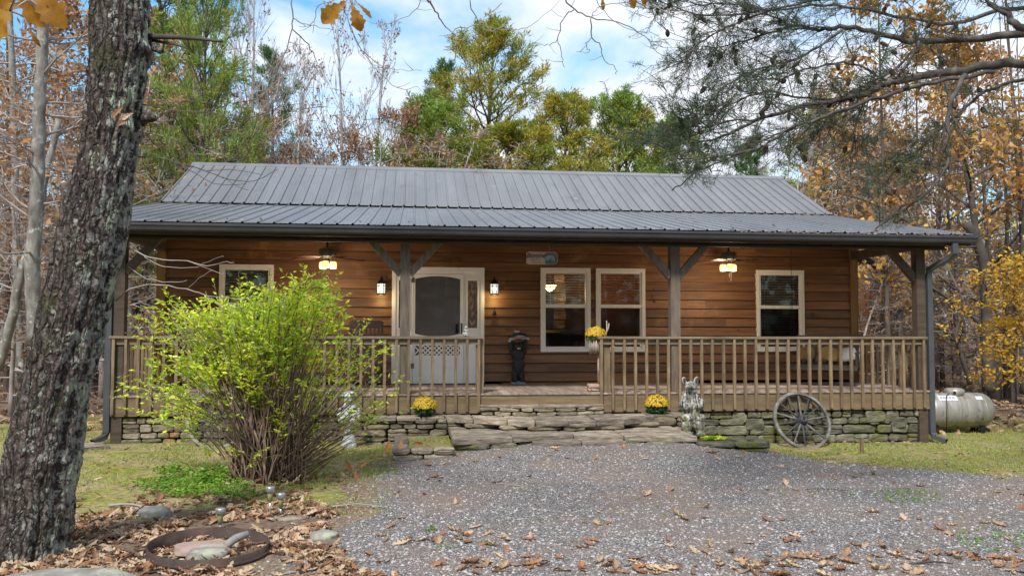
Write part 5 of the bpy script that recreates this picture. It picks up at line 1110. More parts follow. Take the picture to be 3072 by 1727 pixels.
def oak_leaf(mb, base, dirv, ln, wd, face, bend=.25):
    """lobed leaf with a raised midrib, slightly cupped"""
    d = Vector(dirv).normalized(); f = Vector(face); f = (f-d*f.dot(d)).normalized(); s = d.cross(f); N_ = 11
    prof = [0.05, .30, .22, .62, .50, .92, .72, 1.0, .66, .52, .12]
    ph = random.uniform(0, 6)
    mid = [Vector(base)+d*(ln*i/(N_-1))+f*(bend*ln*math.sin(i/(N_-1)*2.4+ph*.1)*.5) for i in range(N_)]
    L_ = [mid[i]+s*(wd/2*prof[i])+f*(.22*wd*prof[i]*(1+.3*math.sin(i*1.7+ph))) for i in range(N_)]
    R_l = [mid[i]-s*(wd/2*prof[i]*random.uniform(.85, 1.1))+f*(.20*wd*prof[i]*(1+.4*math.cos(i*1.3+ph))) for i in range(N_)]
    vs = mid+L_+R_l; fs = []
    for i in range(N_-1): fs += [(i, i+1, N_+i+1, N_+i), (i+1, i, 2*N_+i, 2*N_+i+1)]
    mb.add(vs, fs); mb.tube([Vector(base)-d*ln*.22-Vector((0, 0, -.01)), Vector(base)-d*ln*.1, Vector(base)], .0016, 4)
goldleaf = mat('ochre oak leaf', [(.26, .10, .012), (.42, .19, .02), (.50, .27, .03)], 14, rough=.55, trans=.5, spots=[((.13, .055, .02), 30, .62, .08)])
camf = -F2
for (u0, v0, u1, v1, wf, t_) in ((870, 4, 812, 60, .46, 4.75), (885, 14, 908, 80, .46, 4.8), (898, 8, 934, 48, .20, 4.85), (1516, -8, 1519, 26, .3, 4.9), (1578, -6, 1596, 22, .6, 4.9), (1610, -8, 1622, 18, .5, 4.9),
                             (85, -45, 172, 72, .42, 3.1), (30, 12, -8, 100, .7, 3.1), (45, -18, 118, 68, .34, 3.15), (60, 14, 0, 22, .5, 3.2), (75, 70, 105, 118, .22, 3.2)):
    a = PD(u0, v0, t_); b_ = PD(u1, v1, t_+.03); m_ = MB(); oak_leaf(m_, a, b_-a, (b_-a).length, (b_-a).length*wf*1.35, camf+Vector((random.uniform(-.4, .4), 0, random.uniform(-.3, .3))), .2); m_.build('leaf', goldleaf, oak, True)
m_ = MB(); 
for pl in ([(20, -120), (60, -50), (85, -10), (110, 20)], [(85, -10), (50, 5), (10, 15)], [(60, -20), (60, 40), (80, 75)]): limb(m_, [TR[-7][0] if i == 0 and pl[0][1] < -100 else q for i, q in enumerate(pathD(pl, 3.15))], .005, .002, 3, 5)
m_.build('hanging_twigs', twigm, oak, True)
m_ = MB()
for k, (u, v) in enumerate(((310, 270), (325, 300), (335, 285))):   # dead leaves caught on the stub
    a = PD(u, v, 6.55); oak_leaf(m_, a, Vector((random.uniform(-1, 1), -.3, random.uniform(-1, .6))), .12, .05, camf)
m_.build('caught_leaves', litterl, oak)

# ------------------------------------------------------------------ big shrub
sb = Vector((PZ(676, 1205, 0).x, -3.35, 0)); shrub = empty('flowering_shrub', sb, 'big chartreuse leaved shrub with bare brown stems in front of the left porch', 'shrub'); shrub.location = (0, 0, 0)
hull = [(330, 975, 1060), (380, 870, 1070), (430, 765, 1080), (510, 790, 1090), (600, 760, 1100), (700, 735, 1110), (800, 705, 1100), (870, 745, 1080), (920, 865, 1070), (1005, 945, 1060)]
def hull_top(u): return lerp_table([(a, b_) for a, b_, c_ in hull], u)
def hull_bot(u): return lerp_table([(a, c_) for a, b_, c_ in hull], u)
stems = MB(); deadm = MB(); LC, LA, LLn = [], [], []
def leafy(pts, start, step, ln, dens=1):
    if pts[-1].x > 3.35 and pts[-1].z < 1.5: dens *= .45
    acc = 0; tot = sum((q-p).length for p, q in zip(pts, pts[1:])); done = 0; side = 1
    for p, q in zip(pts, pts[1:]):
        s_ = (q-p).length; d = (q-p).normalized(); k = 0
        while k < s_:
            if done+k > tot*start and random.random() < dens:
                o_ = p.lerp(q, k/s_); sd_ = d.cross(Vector((0, 0, 1))); sd_ = sd_.normalized() if sd_.length > .1 else Vector((1, 0, 0))
                for sgn in (-1, 1):
                    l_ = ln*random.uniform(.6, 1.15); ax = (d*.75+sd_*sgn*.8+Vector((random.gauss(0, .3), random.gauss(0, .3), random.gauss(-.05, .28)))).normalized()
                    
                    if random.random() < .20 or (noise.noise(o_*2.3) < -.12 and random.random() < .65): continue
                    LC.append(o_+ax*l_*.5); LA.append(ax); LLn.append(l_)
            k += step
        done += s_
def quadb(a, b_, c_, n_): return [a*(1-t_)**2+b_*2*t_*(1-t_)+c_*t_*t_ for t_ in np.linspace(0, 1, n_)]
for k in range(205):
    u = random.triangular(330, 1000, 660) if k > 110 else random.uniform(330, 1000); tp, bt = hull_top(u), hull_bot(u)
    v = tp+(bt-tp)*(random.random()**1.9)*.95 if k % 3 else tp+random.uniform(-6, 25)
    yy = sb.y+random.gauss(0, .42)*1.1; e = PY(u, v, yy)
    st_ = sb+Vector((random.gauss(0, .16)+(.06 if u > 700 else -.03), random.gauss(0, .11), 0))
    midp = Vector((st_.x+(e.x-st_.x)*.25+random.gauss(0, .05), st_.y+(e.y-st_.y)*.3, e.z*.72)) if u < 860 else Vector((st_.x+(e.x-st_.x)*.45, st_.y+(e.y-st_.y)*.3, e.z*.50))
    pts = quadb(st_, midp, e, 12); pts = [p+Vector((random.gauss(0, .008), random.gauss(0, .008), 0)) for p in pts]
    r0 = random.uniform(.006, .014); stems.tube(pts, [r0*(1-.8*i/11) for i in range(12)], 5)
    leafy(pts, random.uniform(.58, .76), .030, .074, .85)
    for _ in range(random.randint(4, 7)):
        i = random.randint(6, 11); p = pts[i]; dd = (pts[i]-pts[i-1]).normalized(); L_ = random.uniform(.12, .38)
        q = (dd*.7+Vector((random.gauss(0, .7), random.gauss(0, .7), random.gauss(.1, .4)))).normalized(); tpz = [p, p+q*L_*.5+Vector((0, 0, .01)), p+q*L_-Vector((0, 0, .03*random.random()))]
        stems.tube(tpz, [.003, .0022, .001], 4); leafy(tpz, .05, .028, .068, .95)
for k in range(110):     # arching bare stems low on the right and at the back
    u = random.uniform(720, 960); v = random.uniform(930, 1130); yy = sb.y+random.gauss(.1, .3); e = PY(u, v, yy)
    st_ = sb+Vector((random.gauss(.12, .13), random.gauss(0, .1), 0)); midp = Vector((st_.x+(e.x-st_.x)*.4, (st_.y+e.y)/2, e.z*.35+.05)); pts = quadb(st_, midp, e, 9)
    r0 = random.uniform(.004, .010); stems.tube(pts, [r0*(1-.75*i/8) for i in range(9)], 5)
    if random.random() < .35: leafy(pts, .8, .035, .05, .6)
for k in range(70):      # dead grey twigs through the crown
    u = random.uniform(380, 960); e = PY(u, random.uniform(hull_top(u)+5, hull_bot(u)), sb.y+random.gauss(-.1, .35)); d_0 = (e-sb-Vector((0, 0, .3))).normalized(); st_ = e-d_0*random.uniform(.3, .9)
    q_ = [st_, st_.lerp(e, .5)+Vector((random.gauss(0, .03), 0, random.gauss(0, .03))), e]; deadm.tube(q_, [.005, .0035, .0015], 4)
    for _ in range(3): a_ = st_.lerp(e, random.uniform(.4, 1)); deadm.tube([a_, a_+Vector((random.gauss(0, .1), random.gauss(0, .06), random.gauss(.05, .08)))], [.0025, .001], 4)
for k in range(46):      # upright bare stems in the middle, low green sprays left
    u = random.uniform(600, 760); e = PY(u, random.uniform(880, 1060), sb.y+random.gauss(0, .2)); st_ = sb+Vector((random.gauss(0, .15), random.gauss(0, .1), 0)); pts = quadb(st_, Vector((e.x*.5+st_.x*.5, e.y, e.z*.5)), e, 7); stems.tube(pts, [.009*(1-.6*i/6) for i in range(7)], 5)
for k in range(16):
    e = PY(random.uniform(500, 760), random.uniform(1090, 1180), sb.y-random.uniform(0, .5)); st_ = sb+Vector((random.gauss(-.1, .1), -.1, .05)); pts = quadb(st_, (st_+e)/2+Vector((0, 0, .2)), e, 8); stems.tube(pts, [.004*(1-.6*i/7) for i in range(8)], 4); leafy(pts, .4, .035, .05, .8)
stems.build('stems', stemm, shrub, True); deadm.build('dead_twigs', twigm, shrub, True)
LC = np.array([tuple(p) for p in LC]); LA = np.array([tuple(p) for p in LA]); LLn = np.array(LLn)
link('foliage', np_mesh('foliage', leaf_quads(LC, LA, LLn, LLn*.36), 4), bushl, shrub)
m_ = MB()
for (u, v, l_) in ((980, 1105, .15), (1010, 1105, .13), (870, 1155, .14), (895, 1180, .15), (1065, 1115, .12), (925, 1160, .12), (825, 1130, .1), (730, 1150, .1)):
    a = PY(u, v, sb.y+.1); oak_leaf(m_, a, Vector((random.uniform(-1, 1), -.2, random.uniform(-.9, .5))), l_, l_*.4, camf)
m_.build('caught_leaves', mat('rust caught leaves', [(.28, .09, .03), (.38, .16, .07)], isl_ramp=True, trans=.3), shrub)

# ------------------------------------------------------------------ trees: a generic grower
def grow(rng, H, r0, lean, crown_start, nlimb, limb_len, limb_up, depth, kids, ratio, jit, trop, dist_leaf=.5, trunk_jit=.03, taper=.12, ang=.8, dense=False, thin=.002):
    mb = MB(); anchors = []
    n_ = 10; p = Vector((0, 0, -.2)); pts = [p]; d = Vector((lean[0], lean[1], 1)).normalized()
    for i in range(n_):
        d = (d+Vector((rng.gauss(0, trunk_jit), rng.gauss(0, trunk_jit), .02))).normalized(); p = p+d*(H/n_); pts.append(p)
    rs = [r0*(1.25 if i == 0 else 1)*(1-(1-taper)*(i/n_)**.9) for i in range(n_+1)]; mb.tube(pts, rs, 9)
    def rec(p, d, L_, r, lev):
        m_ = 5 if lev < depth else 4; q = [p]; dd = d
        for i in range(m_):
            dd = (dd+Vector((rng.gauss(0, jit), rng.gauss(0, jit), rng.gauss(0, jit)+trop))).normalized(); q.append(q[-1]+dd*(L_/m_))
        mb.tube(q, [max(r*(1-.75*i/m_), thin) for i in range(m_+1)], 6 if lev == 0 else 4 if lev < depth else 3, cap=False)
        if lev >= depth:
            for i in range(1, m_+1): anchors.append((q[i], dd))
            return
        if lev == depth-1: anchors.append((q[-1], dd))
        if dense and lev == depth-1: anchors.extend((q[i], dd) for i in range(2, m_+1))
        for k in range(kids[lev]):
            t_ = rng.uniform(.25, 1); i = min(m_-1, int(t_*m_)); b_ = q[i].lerp(q[i+1], t_*m_-i); ax = Vector((rng.gauss(0, 1), rng.gauss(0, 1), rng.gauss(0, .7))).normalized(); ax = (ax-dd*ax.dot(dd)).normalized()
            nd = (dd*math.cos(ang)+ax*math.sin(ang)).normalized(); rec(b_, nd, L_*ratio*rng.uniform(.6, 1.1)*(1.15-.4*t_), r*(1-.6*t_)*.6, lev+1)
    for k in range(nlimb):
        f = crown_start+(1-crown_start)*(k+rng.random()*.6)/nlimb; i = min(n_-1, int(f*n_)); b_ = pts[i].lerp(pts[i+1], f*n_-i)
        a = k*2.4+rng.uniform(-.5, .5); el = limb_up+(1.0*f**3 if dense else 0)+rng.gauss(0, .12); nd = Vector((math.cos(a)*math.cos(el), math.sin(a)*math.cos(el), math.sin(el)))
        rec(b_, nd, limb_len(f)*rng.uniform(.8, 1.15), rs[i]*.45, 0)
    return mb, anchors
def leafset(anchors, per, spread, ln, wd, rng, keep=1., ax_mix=.5):
    A = np.array([tuple(a) for a, d in anchors]); Dd = np.array([tuple(d) for a, d in anchors]); k = NR.rand(len(A)) < keep; A, Dd = A[k], Dd[k]
    A = np.repeat(A, per, 0)+NR.normal(size=(len(A)*per, 3))*spread; Dd = np.repeat(Dd, per, 0)*ax_mix+NR.normal(size=(len(A), 3))*(1-ax_mix)
    l_ = NR.uniform(.7, 1.2, len(A))*ln; return leaf_quads(A, Dd, l_, l_*wd)
def tuftset(anchors, per, ln, w_, fwd=.8, keep=1., jit=.09):
    A = np.array([tuple(a) for a, d in anchors]); Dd = np.array([tuple(d) for a, d in anchors]); k = NR.rand(len(A)) < keep; A, Dd = A[k], Dd[k]
    A = np.repeat(A, per, 0)+NR.normal(size=(len(A)*per, 3))*jit; ax = norm(np.repeat(Dd, per, 0)*fwd+NR.normal(size=(len(A), 3))*.75+np.array([0, 0, .15])); l_ = NR.uniform(.7, 1.15, len(A))*ln
    return leaf_quads(A+ax*l_[:, None]*.45, ax, l_, w_)
PROTO = {}
def proto(key, mb, leaves, tm, lm):
    PROTO[key] = (mesh_from('trunk', mb.v, mb.f, True), np_mesh('crown', leaves, 4) if leaves is not None else None, tm, lm); PROTO[key][0].materials.append(tm)
    if leaves is not None: PROTO[key][1].materials.append(lm)
def place(key, u, v_top, Y, name, label, cat, group=None, H0=10., lean=(0, 0), wide=1., rz=None, leafmat=None, xy=None):
    b_ = Vector((xy[0], xy[1], 0)) if xy else PY(u, 827, Y); z0 = GZ(b_.x, b_.y); h = PY(u, v_top, Y).z-z0 if v_top is not None else H0
    o = empty(name, (b_.x, b_.y, z0), label, cat, group, rz=random.uniform(0, 6.28) if rz is None else rz); s_ = h/H0; o.scale = (s_*wide, s_*wide, s_); o.rotation_euler = (lean[0], lean[1], o.rotation_euler.z)
    t_ = bpy.data.objects.new('trunk', PROTO[key][0]); COL.objects.link(t_); t_.parent = o
    if PROTO[key][1] is not None:
        me = PROTO[key][1]
        if leafmat: me = LM.setdefault((key, leafmat.name), None) or me.copy(); LM[(key, leafmat.name)] = me; me.materials.clear(); me.materials.append(leafmat)
        c_ = bpy.data.objects.new('crown', me); COL.objects.link(c_); c_.parent = o
    return o
LM = {}
R_ng = random.Random(5)
cone = lambda w_, top=.12: (lambda f: w_*(1.02-f)**.75+top)
mb, an = grow(R_ng, 10, .15, (0, 0), .06, 84, lambda f: 3.3*(1.02-f)**.62*(.55+.45*min(1, f*3))+.42, .26, 2, (9, 4), .36, .09, .07, trunk_jit=.015, ang=.62, dense=True)
proto('pine_wide', mb, tuftset(an, 5, .17, .022, fwd=1.3, keep=.5, jit=.05), barkp, pinel)
mb, an = grow(R_ng, 10, .14, (0, 0), .08, 64, lambda f: 2.0*(1.02-f)**.7+.42, .25, 2, (8, 4), .38, .10, .06, trunk_jit=.015, ang=.65, dense=True)
proto('pine_slim', mb, tuftset(an, 5, .17, .022, fwd=1.3, keep=.5, jit=.05), barkp, pinel)
mb, an = grow(R_ng, 10, .10, (0, 0), .28, 13, lambda f: 3.2*(1.1-f)+.4, 1.0, 3, (6, 4, 2), .6, .045, .05, trunk_jit=.03, ang=.42, thin=.0045)
proto('bare_a', mb, leafset(an, 1, .05, .10, .5, R_ng, .16), twigm, brownl)
mb, an = grow(R_ng, 10, .09, (0, 0), .32, 15, lambda f: 2.8*(1.1-f)+.4, 1.08, 3, (6, 4, 2), .6, .045, .05, trunk_jit=.04, ang=.4, thin=.0045)
proto('bare_b', mb, leafset(an, 1, .05, .10, .5, R_ng, .07), twigm, brownl)
mb, an = grow(R_ng, 10, .14, (0, 0), .16, 20, lambda f: 2.9*math.sin(min(1, .25+.8*f)*math.pi*.9)+.5, .35, 3, (5, 4, 3), .55, .14, .02, trunk_jit=.04, ang=.8)
proto('oak_leafy', mb, leafset(an, 2, .10, .15, .5, R_ng, .8), twigm, orangel)
proto('oak_full', MB().add(mb.v, mb.f), leafset(an, 2, .13, .17, .55, R_ng, .8), twigd, amberl)
mb, an = grow(R_ng, 10, .10, (0, 0), .10, 24, lambda f: 2.3*math.sin(min(1, .3+.7*f)*math.pi*.9)+.5, .12, 3, (5, 4, 3), .5, .14, .01, trunk_jit=.05, ang=.85, thin=.006)
proto('understory', mb, leafset(an, 1, .09, .13, .5, R_ng, .30), twigm, brownl)
mb, an = grow(R_ng, 10, .085, (0, 0), .35, 10, lambda f: 1.6*(1.2-f)+.3, .7, 2, (4, 4), .5, .12, .03, trunk_jit=.02, ang=.7)
proto('pole', mb, leafset(an, 1, .06, .12, .5, R_ng, .35), barkg, brownl)

# pines behind the cabin
G_P = 'pines standing behind the cabin'
place('pine_wide', 1195, 118, 21, 'pine_tree', 'broad yellow green pine with the tallest crown directly behind the middle of the roof', 'pine tree', G_P, wide=1.35, rz=.4)
place('pine_wide', 1120, 300, 18, 'pine_tree', 'low dark green pine at the foot of the tallest central pine, left side', 'pine tree', G_P, wide=1.7, rz=5.4, leafmat=pinek)
place('pine_wide', 1320, 330, 16, 'pine_tree', 'low golden green pine just above the ridge under the tallest pine', 'pine tree', G_P, wide=2.0, rz=3.4)
place('pine_wide', 1375, 262, 19, 'pine_tree', 'yellow tinged pine shoulder just right of the tallest pine behind the roof', 'pine tree', G_P, wide=1.5, rz=2.0)
place('pine_slim', 1070, 175, 25, 'pine_tree', 'thin dark green pine top at the left side of the tallest central pine', 'pine tree', G_P, wide=1.1, leafmat=pined)
place('pine_wide', 1500, 275, 23, 'pine_tree', 'lower pine with a pointed sparse top, second right of the tallest central pine', 'pine tree', G_P, wide=1.5, rz=1.0, leafmat=pinek)
place('pine_wide', 1590, 288, 22, 'pine_tree', 'green pine with a spiky top above the right third of the roof ridge', 'pine tree', G_P, wide=1.5, rz=3.0)
place('pine_wide', 1740, 335, 20, 'pine_tree', 'low green pine mass above the ridge under the overhanging branch', 'pine tree', G_P, wide=1.3, rz=5, leafmat=pinek)
place('pine_wide', 500, -60, 11, 'pine_tree', 'bright green feathery pine nearest the left end of the roof', 'pine tree', G_P, wide=.62, rz=.2, leafmat=pinek)
place('pine_slim', 450, -120, 16, 'pine_tree', 'tall bright green pine rising right of the leaning oak, left of the roof', 'pine tree', G_P, wide=1.25, rz=1.2, leafmat=pinek)
place('pine_slim', 690, 150, 27, 'pine_tree', 'slim dark pine among the bare trees left of centre', 'pine tree', G_P, wide=.9, leafmat=pined)
place('pine_wide', 2060, 300, 24, 'pine_tree', 'bright green pine behind the right end of the roof', 'pine tree', G_P, wide=1.4, rz=2.2, leafmat=pinek)
place('pine_wide', 2190, 380, 24, 'pine_tree', 'green pine low among the autumn trees right of the roof', 'pine tree', G_P, wide=1.4, rz=.2, leafmat=pinek)
place('pine_slim', 1890, 350, 30, 'pine_tree', 'hazy green pine behind the ridge near its right end', 'pine tree', G_P, wide=1.3, leafmat=pined)
G_B = 'bare grey trees behind the cabin'
for i, (k, u, v, Y, w_, lab) in enumerate((('bare_a', 848, 40, 17, .9, 'bare grey tree with upright limbs, tallest above the left part of the roof'), ('bare_b', 770, 90, 19, .9, 'bare pale tree left of the tallest bare tree above the roof'), ('bare_a', 940, 60, 18, .9, 'bare forked tree just right of the tallest bare tree above the roof'),
        ('bare_b', 690, 20, 24, 1.1, 'wispy bare tree with a few brown leaves right of the tall green pine'), ('bare_b', 1010, 250, 24, 1.0, 'small bare tree in front of the dark pine left of centre'), ('bare_a', 610, -60, 25, 1.0, 'tall bare tree with brown leaves touching the top edge left of the sky gap'),
        ('bare_b', 560, 60, 28, 1.1, 'bare tree right behind the tall green pine'), ('bare_a', 1990, 300, 26, .9, 'bare grey tree behind the right end of the ridge'))):
    place(k, u, v, Y, 'bare_tree', lab, 'bare tree', G_B, wide=w_)
G_O = 'autumn oaks around the cabin'
for (k, u, v, Y, w_, lm, lab) in (('oak_leafy', 680, 330, 22, .9, None, 'rusty leaved oak low above the left end of the ridge'), ('oak_leafy', 940, 300, 17, .8, brownl, 'brown leaved small oak above the ridge between the bare trees and the pine'), ('oak_leafy', 360, 60, 20, .8, None, 'orange leaved oak between the leaning oak and the tall green pine'),
        ('oak_leafy', 60, -160, 12, 1.0, None, 'orange leaved oak at the far left behind the grey pole tree'), ('oak_leafy', 180, -60, 18, 1.0, None, 'pale orange oak half hidden by the leaning oak trunk'), ('oak_leafy', 720, 330, 21, .9, brownl, 'brown oak low behind the ridge left of the bare trees'),
        ('oak_full', 2500, -60, 7.5, .95, None, 'dense amber leaved oak filling the upper right behind the pine branches'), ('oak_full', 2330, 120, 15, .9, orangel, 'orange and red tinted oak behind the right roof corner'), ('oak_leafy', 2170, 260, 20, .9, orangel, 'thin orange oak above the right slope of the roof'),
        ('oak_leafy', 2650, 80, 16, 1., amberl, 'amber oak at the far right edge in the woods'), ('oak_leafy', 2200, 560, 17, 1.1, redl, 'small red leaved tree seen between the corner post and the end wall'), ('understory', 2300, 640, 14, 1.2, yellowl, 'small yellow leaved tree right behind the corner post'),
        ('understory', 2420, 560, 13, 1.2, yellowl, 'yellow green leaved sapling above the propane tank')):
    place(k, u, v, Y, 'autumn_tree', lab, 'autumn tree', G_O, wide=w_, leafmat=lm)
mt = place('oak_full', 2640, 520, 1.2, 'maple_tree', 'golden leaved maple reaching in at the right edge beside the propane tank', 'maple tree', None, wide=1.15, leafmat=yellowl, rz=.8)
# individual trunks that read clearly
G_T = 'grey trunks in the left woods'
def pole(pl, r0, r1, t_, label, m_=barkg, group=G_T, name='young_tree', twigs=16, leafm=None, dt=0, tl=1.6):
    pts = pathD(pl, t_, dt); g0 = pts[0]; o = empty(name, (0, 0, 0), label, 'tree', group); mb = MB(); P_ = limb(mb, pts, r0, r1, 5, 10, r0*.10)
    mb.build('trunk', m_, o, True); tb = MB(); an = []
    for k in range(twigs):
        i = random.randint(int(len(P_)*.25), len(P_)-2); a = random.uniform(0, 6.28); d = Vector((math.cos(a), math.sin(a)*.6, random.uniform(-.05, .6))).normalized(); L_ = random.uniform(.5, 1)*tl; q = [P_[i]]
        for j in range(7): d = (d+Vector((random.gauss(0, .16), random.gauss(0, .16), random.gauss(.02, .14)))).normalized(); q.append(q[-1]+d*L_/7)
        tb.tube(q, [.020*(1-.85*j/7) for j in range(8)], 5)
        for j in range(2, 8):
            for _ in range(2):
                d2 = (d+Vector((random.gauss(0, .8), random.gauss(0, .8), random.gauss(0, .6)))).normalized(); e = q[j]+d2*random.uniform(.2, .5); tb.tube([q[j], (q[j]+e)/2+Vector((0, 0, .03)), e], [.006, .004, .002], 4); an += [(e, d2), ((q[j]+e)/2, d2)]
    tb.build('branches', twigd if m_ is twigd else twigm, o, True)
    link('crown', np_mesh('crown', leafset(an, 1, .05, .13, .5, None, .45), 4), leafm or orangel, o); return o
pole([(88, 860), (82, 700), (88, 560), (96, 400), (100, 260), (108, 100), (112, -60)], .105, .07, 11.5, 'straight mottled grey trunk left of the leaning oak', twigs=22, leafm=orangel)
pole([(-5, 930), (30, 800), (55, 680), (95, 560), (115, 440), (150, 300)], .085, .05, 14, 'pale leaning trunk crossing behind the straight grey trunk at the left edge', twigs=12)
pole([(55, 960), (42, 700), (38, 420), (30, 160), (20, -60)], .09, .06, 19, 'slim grey trunk close to the left edge behind the leaning pale one', twigs=12)
pole([(238, 960), (232, 700), (240, 450)], .07, .05, 19, 'thin brown trunk between the leaning oak and the left porch post', twigd, twigs=8)
pole([(329, 940), (325, 760), (322, 600), (330, 450)], .10, .08, 22, 'greyish trunk seen under the porch roof between the left post and the end wall', twigs=10)
G_R = 'trunks in the right woods'
pole([(2270, 900), (2262, 790), (2240, 740), (2228, 680), (2222, 620), (2205, 500)], .11, .07, 26, 'pale crooked trunk seen between the end wall and the right corner post', group=G_R, leafm=redl)
pole([(2488, 985), (2484, 850), (2480, 740), (2472, 640), (2430, 560)], .15, .10, 20, 'thick dark trunk standing behind the propane tank', twigd, G_R, leafm=yellowl)
pole([(2035, 470), (2040, 400), (2046, 300), (2050, 200)], .10, .08, 30, 'grey trunk rising behind the right slope of the roof', group=G_R, twigs=10)
pole([(2198, 560), (2190, 470), (2180, 400), (2176, 330)], .09, .07, 27, 'mottled trunk above the lower right roof slope', group=G_R, twigs=10)
pole([(2440, 965), (2420, 900), (2405, 850), (2415, 800)], .05, .03, 18, 'thin crooked dark sapling just above the tank dome', twigd, G_R, twigs=5, leafm=yellowl)
for i, (u, v0, v1, t_, r_) in enumerate(((2530, 1010, 560, 23, .06), (2556, 1000, 600, 24, .07), (2400, 960, 620, 26, .06), (2370, 960, 640, 28, .07), (2575, 990, 500, 21, .09), (2510, 980, 600, 27, .05))):
    pole([(u, v0), (u-3, (v0+v1)/2), (u+4, v1)], r_, r_*.7, t_, 'slender dark tree trunk among several at the right edge behind the tank', twigd, 'slender trunks right of the tank', 'young_tree', 6, brownl)
# understory trees left and behind
rr_ = random.Random(11)
for i in range(16):
    u = rr_.uniform(-120, 420); Y = rr_.uniform(3, 20)
    place('understory', u, rr_.uniform(120, 560), Y, 'woodland_tree', 'slender twiggy understory tree with scattered brown leaves in the left woods', 'woodland tree', 'understory trees in the left woods', wide=1.2, leafmat=orangel if i % 2 else None)
for i in range(16):
    u = rr_.uniform(2080, 2700); Y = rr_.uniform(7, 24)
    place('understory', u, rr_.uniform(330, 660), Y, 'woodland_tree', 'slender twiggy understory tree with scattered leaves in the right woods', 'woodland tree', 'understory trees in the right woods', wide=1.2, leafmat=(None, orangel, yellowl)[i % 3])
for i in range(9):
    u = 540+i*65+rr_.uniform(-20, 20)
    place('understory', u, rr_.uniform(300, 380), rr_.uniform(14, 24), 'woodland_tree', 'tangled twiggy tree with brown leaves just above the left half of the roof ridge', 'woodland tree', 'twiggy trees above the left ridge', wide=1.3, leafmat=None if i % 2 else orangel)
# far wood: one mass
V = []; n_ = 52000
az = NR.uniform(-48, 52, n_); dist = NR.uniform(34, 60, n_); top = np.interp(az, [-48, -24, -14, -6, 4, 18, 24, 52], [12, 12, 10, 8, 7.5, 7.5, 11, 13])*NR.beta(1.0, 1.3, n_)
a = np.radians(az)+YAW; C_ = np.stack([CAM.x+np.sin(a)*dist, CAM.y+np.cos(a)*dist, top+.2], 1)
far_v = leaf_quads(C_, NR.normal(size=(n_, 3)), NR.uniform(.16, .36, n_), NR.uniform(.08, .17, n_))
n2_ = 15000; a = np.radians(NR.uniform(62, 300, n2_)); dist = NR.uniform(17, 32, n2_); C_ = np.stack([CAM.x+np.sin(a)*dist, CAM.y+np.cos(a)*dist, 13*NR.beta(1.1, 1.2, n2_)], 1)   # the wood goes on all round the clearing
far_v = np.concatenate([far_v, leaf_quads(C_, NR.normal(size=(n2_, 3)), NR.uniform(.5, 1.0, n2_), NR.uniform(.4, .7, n2_))])
link_far = link('far_wood', np_mesh('far_wood', far_v, 4), thick_l)
tag(link_far, 'far mass of autumn woodland behind the trees, brown and orange with green patches', 'woodland', kind='stuff')
n_ = 26000; az = NR.uniform(-48, 52, n_); dist = NR.uniform(28, 55, n_); a = np.radians(az)+YAW; top = np.interp(az, [-48, -24, -14, -6, 4, 18, 24, 52], [15, 15, 11, 8, 7, 7, 11, 14])*NR.rand(n_)
C_ = np.stack([CAM.x+np.sin(a)*dist, CAM.y+np.cos(a)*dist, top], 1)
o = link('far_twigs', np_mesh('far_twigs', leaf_quads(C_, NR.normal(size=(n_, 3))*np.array([1, 1, 1.3]), NR.uniform(.6, 1.8, n_), .035), 4), twigm); tag(o, 'tangle of bare grey twigs in the far wood', 'twigs', kind='stuff')
n_ = 420; mb = MB()
for i in range(n_):
    az_ = random.uniform(-48, 52); di = random.uniform(24, 58); a_ = rad(az_)+YAW; x, y = CAM.x+math.sin(a_)*di, CAM.y+math.cos(a_)*di
    if -1 < x < 14 and y < 12: continue
    h = random.uniform(6, 13)*(1 if az_ < -20 or az_ > 24 else .5); z0 = GZ(x, y); l_ = random.gauss(0, .5); mb.tube([(x, y, z0-.2), (x+l_*.3, y, z0+h*.4), (x+l_, y, z0+h)], [random.uniform(.05, .11), .05, .012], 5, cap=False)
tag(mb.build('far_trunks', barkp, None, True), 'many thin trunks standing close together in the far wood', 'trunks', kind='stuff')

